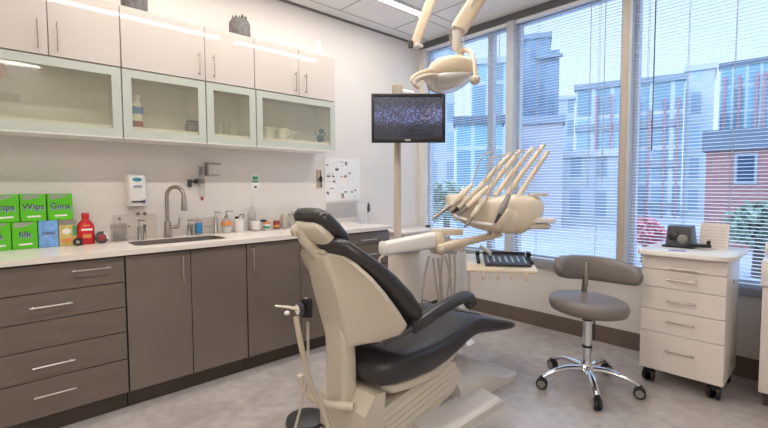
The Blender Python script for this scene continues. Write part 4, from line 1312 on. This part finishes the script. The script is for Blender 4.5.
# handpieces in their holders
hpd = [
    ('slim steel tipped handpiece at the far left of the instrument head', (432, 219), (451, 205), (472, 185), (487, 164), (498, 150), 'nickel', 'cream', .0),
    ('handpiece with a black collar, second from the left', (452, 213), (458, 208), (484, 184), (497, 166), (509, 153), 'black', 'creamd', .0),
    ('cream handpiece with a thick grip, third from the left', (458, 215), (467, 207), (488, 187), (506, 166), (520, 150), 'grey', 'cream', -.01),
    ('grey steel syringe handpiece hanging lowest in front of the head', (464, 228), (472, 217), (486, 198), (510, 168), (531, 149), 'nickel', 'creamd', -.03),
    ('dark tipped handpiece in front of the round knuckle', (495, 223), (500, 214), (509, 195), (525, 170), (543, 147), 'darkgrey', 'grey', -.06),
]
for lab, a, b, c_, e_, f_, mtip, mbody, dd in hpd:
    dA = HD - .12 + dd
    t = thing('handpiece', lab, 'handpiece', at(*b, dA), 'handpieces on the instrument head')
    MB().tube([at(*a, dA), at(*b, dA)], [.007, .0145], 10).build('tip', mtip, t)
    MB().tube([at(*b, dA), at((b[0] * .6 + c_[0] * .4), (b[1] * .6 + c_[1] * .4), dA), at(*c_, dA + .03)], [.017, .022, .014], 12).build('grip', mbody, t)
    lo_ = MB()
    lo_.tube(smooth_path([at(*c_, dA + .03), at(e_[0] - 6, e_[1] - 6, dA + .02), at(f_[0] - 12, f_[1] + 4, dA + .05), at(f_[0] - 3, f_[1] + 1, HD)], 6), .0042, 6)
    lo_.build('hose', 'hose', t)

# ================================================================== CEILING MOUNTED LIGHT
LD = 2.1
lt = thing('dental_light', 'cream dental lamp hanging on an arm over the chair', 'dental light', at(452, 70, LD))
top = at(556, -125, LD)
k_ = (ZC - .02 - at(458, 30, LD).z) / (top.z - at(458, 30, LD).z)
A0 = at(459, 29, LD)
A1 = at(458, 30, LD) + (top - at(458, 30, LD)) * k_
ar = (A1 - A0).normalized()
n1 = ar.cross(V(FWD.x, FWD.y, 0)).normalized()
n2 = ar.cross(n1).normalized()
MB().rings([superring(A0 - ar * .01, n1, n2, .034, .034, 20, 4), superring(A0 + ar * .01, n1, n2, .041, .04, 20, 4), superring(A0 + ar * .2, n1, n2, .041, .04, 20, 4), superring(A1, n1, n2, .041, .04, 20, 4)]).build('arm', 'boom', lt)
MB().tube([A0 + ar * .1 - FWD * .046 + n1 * .012, A0 + ar * .9 - FWD * .046 + n1 * .012], .004, 6).build('arm_groove', 'white', lt)
MB().lathe((A1.x, A1.y, ZC - .03), [(.09, 0), (.1, .006), (.1, .03)], 24).build('ceiling_mount', 'white', lt)
pj = at(461, 44, LD)
MB().lathe(at(457, 51, LD), [(.032, 0), (.036, .006), (.042, .09), (.042, .10), (.03, .105)], 20).build('pivot', 'bottle', lt)
MB().lathe(at(457, 50, LD), [(.02, 0), (.024, .02), (.024, .09)], 18).build('pivot_core', 'white', lt)
yk = MB().tube(smooth_path([at(456, 50, LD), at(468, 50.5, LD - .02), at(473, 58, LD - .06), at(475, 70, LD - .09), at(476, 78, LD - .1)], 4), .012, 10).build('yoke', 'cream', lt)
MB().ball(at(475, 80, LD - .1), (.025, .025, .022)).build('yoke_knob', 'creamd', lt)
MB().tube([at(461, 52, LD), at(459, 62, LD), at(458, 72, LD)], [.016, .02, .02], 12).build('stem', 'creamd', lt)
# lamp hood
hs_ = []
rx = V(RGT.x, RGT.y, .04).normalized()
fx = V(FWD.x, FWD.y, -.1).normalized()
upx = V(0, 0, 1)
for (px, py, hh, dp) in ((425, 79, .008, .03), (426, 78, .025, .06), (430, 75.5, .046, .09), (437, 73, .055, .11), (446, 72, .06, .118), (455, 71.5, .06, .116), (463, 71.5, .055, .105), (469, 72.5, .045, .085), (472.5, 73, .032, .055), (474, 74, .012, .02)):
    r_ = superring(at(px, py, LD), upx, fx, hh, dp, 26, 2.4)
    lowz = at(px, 79.5 - (px - 425) * .07, LD).z
    for p in r_:
        if p.z < lowz:
            p.z = lowz - (lowz - p.z) * .12
    hs_.append(r_)
MB().rings(hs_).build('hood', 'boom', lt, ang=50)
rs_ = []
for (px, py, hh, dp) in ((427, 81, .006, .04), (430, 82.5, .02, .085), (438, 83.5, .03, .112), (448, 83.5, .034, .12), (458, 82, .03, .112), (466, 79.5, .02, .088), (472, 77.5, .008, .045)):
    rs_.append(superring(at(px, py, LD), upx, fx, hh, dp, 24, 2.2))
MB().rings(rs_).build('lens', 'lens', lt, ang=60)
MB().tube(smooth_path([at(437, 70, LD - .08), at(428, 71, LD - .09), at(419, 74, LD - .1), at(413, 78, LD - .1), at(412, 82, LD - .1)], 5), .011, 10).build('grab_handle', 'cream', lt)
MB().tube(smooth_path([at(437, 76, LD - .1), at(428, 76, LD - .12), at(418, 79, LD - .13), at(415, 84, LD - .13), at(420, 87, LD - .13)], 5), .012, 10).build('grab_handle', 'creamd', lt)
# second arm from the ceiling
S0, S1 = at(416, 42, 2.3), at(416, 42, 2.3) + (at(486, -150, 2.3) - at(416, 42, 2.3)) * 1.0
kk = (ZC - .02 - S0.z) / (S1.z - S0.z)
S1 = S0 + (S1 - S0) * kk
sa = thing('ceiling_boom', 'plain cream arm slanting from the ceiling left of the dental lamp', 'ceiling boom', (S1.x, S1.y, ZC))
ar = (S1 - S0).normalized()
n1 = ar.cross(V(FWD.x, FWD.y, 0)).normalized()
n2 = ar.cross(n1).normalized()
MB().rings([superring(S0 - ar * .02, n1, n2, .018, .02, 20, 4), superring(S0, n1, n2, .026, .03, 20, 4), superring(S0 + ar * .2, n1, n2, .027, .03, 20, 4), superring(S1, n1, n2, .027, .03, 20, 4)]).build('arm', 'boom', sa)
MB().lathe((S1.x, S1.y, ZC - .03), [(.08, 0), (.09, .006), (.09, .03)], 24).build('ceiling_mount', 'white', sa)
MB().lathe(at(410.5, 44, 2.28), [(.012, -.02), (.014, 0), (.012, .016)], 12).build('knob', 'darkgrey', sa)
MB().b2(at(417, 46, 2.3) - V(.025, .025, .01), at(417, 46, 2.3) + V(.025, .025, .01), .005).build('end_cap', 'white', sa)

# ================================================================== STOOL
sx_, sy_ = 2.742, 1.070
st = thing('swivel_stool', 'grey swivel stool on a chrome five star base beside the drawer cart', 'stool', (sx_, sy_, 0))
rg = []
for z, r_ in ((.482, .12), (.482, .195), (.492, .218), (.517, .230), (.543, .230), (.560, .221), (.57, .2), (.567, .15), (.564, .08)):
    ring = []
    for k in range(40):
        a = 2 * PI * k / 40
        p = V(sx_ + r_ * math.cos(a), sy_ + r_ * math.sin(a), z)
        dr = (p.x - sx_) * RGT.x + (p.y - sy_) * RGT.y
        p.z -= dr * 0.055
        ring.append(p)
    rg.append(ring)
MB().rings(rg).build('seat', 'leather' if False else 'stoolgrey', st, ang=70)
MB().lathe((sx_, sy_, .0), [(.055, .487), (.06, .48), (.05, .455), (.034, .45), (.034, .43)], 20).build('seat_mount', 'black', st)
MB().lathe((sx_, sy_, .0), [(.027, .43), (.027, .27), (.03, .268), (.03, .262), (.026, .26), (.024, .13)], 20).build('gas_column', 'chrome', st)
MB().lathe((sx_, sy_, .0), [(.031, .272), (.031, .258)], 20).build('column_ring', 'black', st)
MB().lathe((sx_, sy_, .0), [(.03, .09), (.045, .1), (.045, .135), (.033, .15), (.033, .165)], 22).build('hub', 'chrome', st)
MB().tube([(sx_, sy_, .455), (sx_ + .03, sy_ - .03, .42), (sx_ + .03, sy_ - .03, .30)], .006, 8).build('lever', 'darkgrey', st)
for k in range(5):
    a = R(-75 + 72 * k)
    dx, dy = math.cos(a), math.sin(a)
    pts = smooth_path([(sx_ + dx * .03, sy_ + dy * .03, .122), (sx_ + dx * .12, sy_ + dy * .12, .128), (sx_ + dx * .22, sy_ + dy * .22, .108), (sx_ + dx * .285, sy_ + dy * .285, .078)], 4)
    n = len(pts)
    MB().tube(pts, [.027 - .011 * i / (n - 1) for i in range(n)], 12, flat=.75).build('base_leg', 'chrome', st)
    cx_, cy_ = sx_ + dx * .29, sy_ + dy * .29
    wv = V(-dy, dx, 0)
    if k % 2:
        wv = V(math.cos(a + 1.0), math.sin(a + 1.0), 0)
    cs = MB().rings([superring((cx_, cy_, z_), (1, 0, 0), (0, 1, 0), w_, w_, 14, 3) for z_, w_ in ((.06, .012), (.068, .016), (.078, .014))]).build('caster', 'black', st)
    for s_ in (-1, 1):
        MB().lathe(V(cx_, cy_, .0345) + wv * (.004 * s_), [(.034, 0), (.034, .014), (.027, .018)], 20, wv * s_).build('wheel', 'black', cs)
        MB().lathe(V(cx_, cy_, .0345) + wv * (.021 * s_), [(.024, 0), (.023, .003), (.001, .004)], 18, wv * s_).build('wheel_cap', 'grey', cs)
# curved body support
rg = []
far = math.atan2(FWD.y, FWD.x)
ccx, ccy = sx_ + RGT.x * .062 - FWD.x * .02, sy_ + RGT.y * .062 - FWD.y * .02
spec = [(-62, .015, .02), (-58, .042, .035), (-50, .062, .045), (-34, .075, .05), (-12, .08, .052), (8, .081, .052), (26, .081, .052), (42, .079, .05), (56, .074, .049), (68, .067, .047), (78, .06, .044), (85, .052, .04), (90, .035, .03), (92, .014, .015)]
for i, (al, hh, th) in enumerate(spec):
    a = far - R(al)
    rad = .245
    p = V(ccx + rad * math.cos(a), ccy + rad * math.sin(a),   .728 - .00030 * (al + 20))
    rdir = V(math.cos(a), math.sin(a), 0)
    rg.append(superring(p, V(0, 0, 1) + rdir * .12, rdir, hh, th * .75, 22, 2.8))
MB().rings(rg).build('body_support', 'stoolgrey', st, ang=70)
ps = at(585, 288, 2.86)
pz = at(585, 270, 2.88)
MB().tube([(sx_ + .0, sy_ + .02, .478), (ps.x + .02, ps.y + .02, .475), (ps.x + .015, ps.y + .015, .54), (ps.x, ps.y, .62), (pz.x, pz.y, .76)], [.014, .016, .018, .02, .018], 12, flat=.7).build('support_post', 'nickel', st)

# ================================================================== DRAWER CART
ct = thing('drawer_cart', 'white five drawer cart on casters under the window', 'cart', (3.3, .655, 0))
CX0, CX1, KY0, KY1 = 3.08, 3.50, .437, .872
MB().b2((CX0 + .019, KY0, .10), (CX1, KY1, .83), .002).build('body', 'cart', ct)
rr_ = []
for z_, o_ in ((.835, -.004), (.838, 0), (.862, 0), (.866, -.004)):
    ring = []
    x0, x1, y0, y1 = 3.035 - o_, 3.555 + o_, KY0 - .035 - o_, KY1 + .02 + o_
    for (cx_, cy_, r_, a0) in ((x1, y1, .02, 0), (x0, y1, .03, 90), (x0, y0, .10, 180), (x1, y0, .02, 270)):
        sxn = -1 if a0 in (0, 270) else 1
        syn = -1 if a0 in (0, 90) else 1
        for k in range(7):
            a = R(a0 + 15 * k)
            ring.append(V(cx_ + sxn * r_ + r_ * math.cos(a), cy_ + syn * r_ + r_ * math.sin(a), z_))
    rr_.append(ring)
MB().rings(rr_).build('cart_top', 'white', ct, ang=50)
MB().b2((CX0 + .03, KY0 + .02, .83), (CX1 - .02, KY1 - .02, .836)).build('top_spacer', 'cart', ct, smooth=False)
for z0, z1, zh in ((.747, .828, .764), (.634, .744, .692), (.491, .631, .561), (.347, .488, .427), (.102, .344, .242)):
    d = MB().b2((CX0, KY0 + .001, z0), (CX0 + .018, KY1 - .001, z1), .002, 1).build('drawer', 'cart', ct)
    MB().tube([(CX0 - .022, .575, zh), (CX0 - .022, .727, zh)], .005, 8).tube([(CX0, .59, zh), (CX0 - .022, .59, zh)], .004, 6).tube([(CX0, .712, zh), (CX0 - .022, .712, zh)], .004, 6).build('handle', 'nickel', d)
MB().lathe((CX0 + .21, KY0, .69), [(.014, 0), (.014, .004), (.008, .006)], 16, (0, -1, 0)).build('lock', 'nickel', ct)
MB().lathe((CX0 + .21, KY0, .2), [(.012, 0), (.012, .004), (.008, .006)], 16, (0, -1, 0)).build('side_cap', 'grey', ct)
for (x, y) in ((3.13, .485), (3.13, .825), (3.45, .485), (3.45, .825)):
    cs = MB().b2((x - .03, y - .03, .088), (x + .03, y + .03, .10), .002).b2((x - .012, y - .022, .05), (x + .028, y + .022, .09), .006).build('caster', 'black', ct)
    for s_ in (-1, 1):
        MB().lathe((x + .008, y + .006 * s_, .0465), [(.046, 0), (.046, .018), (.037, .022)], 24, (0.25, s_, 0)).build('wheel', 'black', cs)
        MB().lathe((x + .008 + .0265 * .25 * 1, y + .0265 * s_, .0465), [(.026, 0), (.024, .004), (.001, .005)], 18, (0.25, s_, 0)).build('wheel_cap', 'darkgrey', cs)
# on the cart
KT = .866
t = thing('curing_lamp', 'small dark grey device with an open round front on the cart', 'device', (3.38, .73, KT))
MB().rings([[V(3.300, 0.655, KT), V(3.300, 0.800, KT), V(3.330, 0.795, KT + .135), V(3.330, 0.665, KT + .135)], [V(3.450, 0.650, KT), V(3.450, 0.810, KT), V(3.430, 0.800, KT + .14), V(3.430, 0.665, KT + .14)]]).build('body', 'darkgrey', t, smooth=False)
MB().lathe((3.313, .755, KT + .07), [(.032, .004), (.032, -.006), (.026, -.008)], 20, (1, 0, -.2)).build('opening', 'black', t)
MB().ball((3.306, .705, KT + .055), (.012, .03, .032)).build('grip', 'grey', t)
MB().b2((3.28, .645, KT), (3.46, .815, KT + .012), .003).build('foot', 'black', t)
t = thing('card_stand', 'upright cream paper card standing at the back of the cart', 'card', (3.44, .57, KT))
MB().prism([(3.40, .485, KT), (3.40, .635, KT), (3.43, .635, KT + .16), (3.43, .485, KT + .16)], (.003, 0, 0)).build('card', 'cart', t, smooth=False)
MB().prism([(3.432, .50, KT), (3.432, .62, KT), (3.432, .62, KT + .1), (3.432, .50, KT + .1)], (.003, 0, 0)).b2((3.398, .482, KT), (3.438, .638, KT + .006)).build('stand', 'white', t, smooth=False)
lns = MB()
for k in range(7):
    lns.prism([(3.399 + .03 * (k * .12 + .1), .50, KT + .16 * (k * .12 + .1)), (3.399 + .03 * (k * .12 + .1), .60 + .02 * (k % 2), KT + .16 * (k * .12 + .1)), (3.399 + .03 * (k * .12 + .115), .60 + .02 * (k % 2), KT + .16 * (k * .12 + .115)), (3.399 + .03 * (k * .12 + .115), .50, KT + .16 * (k * .12 + .115))], (.0006, 0, 0))
lns.build('print', 'inkpale', t, smooth=False)
t = thing('handset', 'black clip-like handset lying in front of the paper card', 'handset', (3.31, .62, KT))
MB().box((3.315, .615, KT + .022), (.04, .12, .02), .006, (0, 0, R(8))).build('body', 'black', t)
MB().box((3.32, .57, KT + .035), (.03, .02, .045), .006, (0, 0, R(8))).build('head', 'black', t)
MB().box((3.31, .66, KT + .008), (.03, .025, .016), .004).build('foot', 'darkgrey', t)
t = thing('leaflet', 'white leaflet with pale blue print lying on the cart front', 'leaflet', (3.12, .67, KT))
MB().box((3.12, .67, KT + .0012), (.11, .2, .0016), 0, (0, 0, R(14))).build('sheet', 'paper', t, smooth=False)
MB().box((3.115, .69, KT + .0024), (.07, .09, .0006), 0, (0, 0, R(14))).build('picture', 'purple', t, smooth=False)

# white cabinet at the photograph's right border
t = thing('side_cabinet', 'white cabinet edge with a raised back at the right border by the window', 'cabinet', (3.35, .1, 0))
MB().b2((3.22, -.25, .08), (3.56, .298, .70), .003).build('body', 'cart', t)
MB().b2((3.20, -.26, .70), (3.57, .305, .845), .004).build('worktop', 'white', t)
MB().b2((3.42, -.25, .845), (3.56, .312, .925), .004).build('raised_back', 'cart', t)
MB().b2((3.25, -.25, 0), (3.55, .28, .08)).build('plinth', 'toe', t, smooth=False)


# ================================================================== OUTSIDE THE WINDOWS
def facade(name, wall, glass_, sx=2.0, sz=3.2, mort=.16):
    m = bpy.data.materials.new(name)
    m.use_nodes = True
    nt = m.node_tree
    b = nt.nodes['Principled BSDF']
    t = nt.nodes.new('ShaderNodeTexCoord')
    mp = nt.nodes.new('ShaderNodeMapping')
    mp.inputs['Rotation'].default_value = (0, R(90), R(90))
    nt.links.new(t.outputs['Object'], mp.inputs[0])
    sp = nt.nodes.new('ShaderNodeSeparateXYZ')
    nt.links.new(t.outputs['Object'], sp.inputs[0])
    cb = nt.nodes.new('ShaderNodeCombineXYZ')
    ad = nt.nodes.new('ShaderNodeMath')
    nt.links.new(sp.outputs['X'], ad.inputs[0])
    nt.links.new(sp.outputs['Y'], ad.inputs[1])
    nt.links.new(ad.outputs[0], cb.inputs[0])
    nt.links.new(sp.outputs['Z'], cb.inputs[1])
    br = nt.nodes.new('ShaderNodeTexBrick')
    br.offset = 0
    br.inputs['Scale'].default_value = 1
    br.inputs['Brick Width'].default_value = sx
    br.inputs['Row Height'].default_value = sz
    br.inputs['Mortar Size'].default_value = mort
    br.inputs['Mortar Smooth'].default_value = 0.05
    br.inputs['Color1'].default_value = rgb(*glass_)
    br.inputs['Color2'].default_value = rgb(*[min(255, int(x * 1.22)) for x in glass_])
    br.inputs['Mortar'].default_value = rgb(*wall)
    nt.links.new(cb.outputs[0], br.inputs['Vector'])
    nt.links.new(br.outputs['Color'], b.inputs['Base Color'])
    b.inputs['Roughness'].default_value = 0.35
    return m


def brickmat():
    m = facade('red brick', (150, 124, 120), (136, 88, 86), .24, .085, .012)
    return m


GZ = -1.5
struct(MB().b2((XW + .6, -60, GZ - .2), (140, 90, GZ)).build('ground', mat('asphalt', (146, 147, 154), .8, var=.1, scale=.3), smooth=False))


def building(label, x0, x1, y0, y1, z1, m, roof=None, group=None):
    t = thing('building', label, 'building', ((x0 + x1) / 2, (y0 + y1) / 2, GZ), group)
    MB().b2((x0, y0, GZ), (x1, y1, z1)).build('walls', m, t, smooth=False)
    MB().b2((x0 - .25, y0 - .25, z1), (x1 + .25, y1 + .25, z1 + .45)).build('roof', roof or 'framedark', t, smooth=False)
    return t


bluef = facade('blue glass front', (190, 200, 208), (124, 152, 168), 1.5, 3.0, .16)
tealf = facade('teal glass front', (176, 192, 198), (108, 146, 162), 1.1, 2.6, .12)
darkf = facade('dark blue tower front', (136, 150, 164), (106, 128, 150), .9, 1.5, .14)
palef = facade('pale stone front', (186, 194, 200), (142, 160, 174), 1.7, 2.9, .5)
brick = brickmat()


def sight(px, py, d):
    q = FWD + RGT * ((px - CXP) / FPX) - UPV * ((py - CYP) / FPX)
    return V(0, 0, CAM_Z) + q * (d / math.hypot(q.x, q.y))


def block(label, pa, pb, ptop, d, depth, m, roof='frame', group=None, roofh=.5):
    """a building whose front looks back at the room: pa..pb left and right, top at ptop, front at distance d"""
    a, b, c_ = (sight(p_, q_, d) for p_, q_ in ((pa, 186), (pb, 186), ((pa + pb) / 2, ptop)))
    w = V(b.x - a.x, b.y - a.y, 0)
    zt = c_.z
    t = thing('building', label, 'building', (a.x, a.y, GZ), group)
    t.rotation_euler = (0, 0, math.atan2(w.y, w.x))
    WL[t.name] = V(0, 0, 0)
    W, Hh = w.length, zt - GZ
    MB().b2((0, 0, 0), (W, depth, Hh - roofh)).build('walls', m, t, smooth=False)
    MB().b2((-.15, -.15, Hh - roofh), (W + .15, depth + .15, Hh)).build('roof', roof, t, smooth=False)
    return t, W, Hh, (lambda px: (px - pa) / (pb - pa) * W), (lambda py: sight((pa + pb) / 2, py, d).z - GZ)


t, W, Hh, fx_, fz_ = block('long blue glass office building with red posts opposite the window', 574, 681, 80, 44, 6, bluef, 'haze')
for px in (597, 612, 640, 650, 664, 676):
    MB().b2((fx_(px) - .07, -.3, 0), (fx_(px) + .07, -.1, Hh - 1.2 - (px % 3) * .8)).build('post', 'pinkred', t, smooth=False)
for py in (205, 165, 126):
    MB().b2((0, -.12, fz_(py) - .3), (W, 0, fz_(py) + .3)).build('floor_band', 'haze', t, smooth=False)
block('pale blue stair block between the two long glass buildings', 682, 711, 65, 48, 6, palef)
t, W, Hh, fx_, fz_ = block('taller blue glass building rising behind the brick house', 716, 830, 56, 58, 7, tealf, 'hazedark')
for px in (722, 738, 756, 764):
    MB().b2((fx_(px) - .11, -.3, 0), (fx_(px) + .11, -.1, Hh - 1.5)).build('post', 'pinkred', t, smooth=False)
bh, W, Hh, fx_, fz_ = block('red brick house with a dark roof band at the right of the window', 705, 860, 126, 24, 6, brick, 'hazedark', roofh=.9)
for (a, b, c_, d_) in ((738, 763, 152, 184), (788, 812, 152, 186)):
    w_ = MB().b2((fx_(a), -.06, fz_(d_)), (fx_(b), .02, fz_(c_))).build('window', 'haze', bh, smooth=False)
    MB().b2((fx_(a) + .1, -.08, fz_(d_) + .1), (fx_(b) - .1, -.055, fz_(c_) - .1)).build('glass', 'navy', w_, smooth=False)
t, W, Hh, fx_, fz_ = block('dark blue stepped tower behind the middle window', 517, 548, 34, 46, 6, darkf, 'haze')
MB().b2((W, 0, 0), (fx_(557), 5, fz_(52))).build('annex', darkf, t, smooth=False)
MB().b2((W * .55, -.4, fz_(60)), (fx_(560), 0, fz_(57))).build('ledge', 'haze', t, smooth=False)
block('pale blue office block between the dark tower and the glass building', 548, 573, 96, 60, 6, palef)
block('low lilac grey house with a wide flat roof in the middle window', 519, 562, 116, 30, 5, mat('lilac render', (168, 168, 180), .6, var=.05), 'haze')
block('low pale shop front right of the lilac grey house', 563, 622, 150, 35, 5, palef)
block('tall hazy blue building filling the left window', 470, 513, 58, 40, 6, bluef)
block('pale blue tower seen beside the monitor in the left window', 425, 454, 40, 44, 6, palef)
block('dark teal house low in the left window', 455, 502, 116, 28, 5, tealf, 'hazedark')


# street: trees and shrubs
def tree(label, x, y, h, r, n=420, leaf=(112, 134, 114), kind='tree'):
    t = thing({'tree': 'street_tree', 'shrub': 'flowering_shrub'}[kind], label, kind, (x, y, GZ))
    MB().tube([(x, y, GZ), (x + .05, y, GZ + h * .5), (x, y + .1, GZ + h * .8)], [.16, .12, .05], 8).build('trunk', 'toe', t)
    b = MB()
    for k in range(n):
        a, e_ = random.uniform(0, 2 * PI), math.acos(random.uniform(-1, 1))
        rad = r * random.uniform(.4, 1.0)
        c_ = V(x + rad * math.sin(e_) * math.cos(a), y + rad * math.sin(e_) * math.sin(a), GZ + h * .72 + rad * math.cos(e_) * .8)
        s_ = random.uniform(.12, .26)
        u, w = V(random.uniform(-1, 1), random.uniform(-1, 1), random.uniform(-1, 1)).normalized(), V(random.uniform(-1, 1), random.uniform(-1, 1), random.uniform(-1, 1)).normalized()
        b.rings([[c_ - u * s_, c_ - w * s_ * .5, c_ + u * s_, c_ + w * s_ * .5]], cap=False)
        b.bm.faces.new(b.bm.verts[-4:] if False else [v for v in list(b.bm.verts)[-4:]])
    b.build('crown', mat('leaf of the ' + kind, leaf, .7, var=.25, scale=2), t, smooth=False)
    return t


q = sight(760, 220, 17)
tree('green leafy tree before the brick house', q.x, q.y, 2.2, .85)
q = sight(446, 196, 16)
tree('green tree low in the left window', q.x, q.y, 3.0, 1.0)
q = sight(646, 226, 18)
tree('red flowering shrub in the street beyond the drawer cart', q.x, q.y, 1.55, .62, 380, (196, 116, 124), 'shrub')
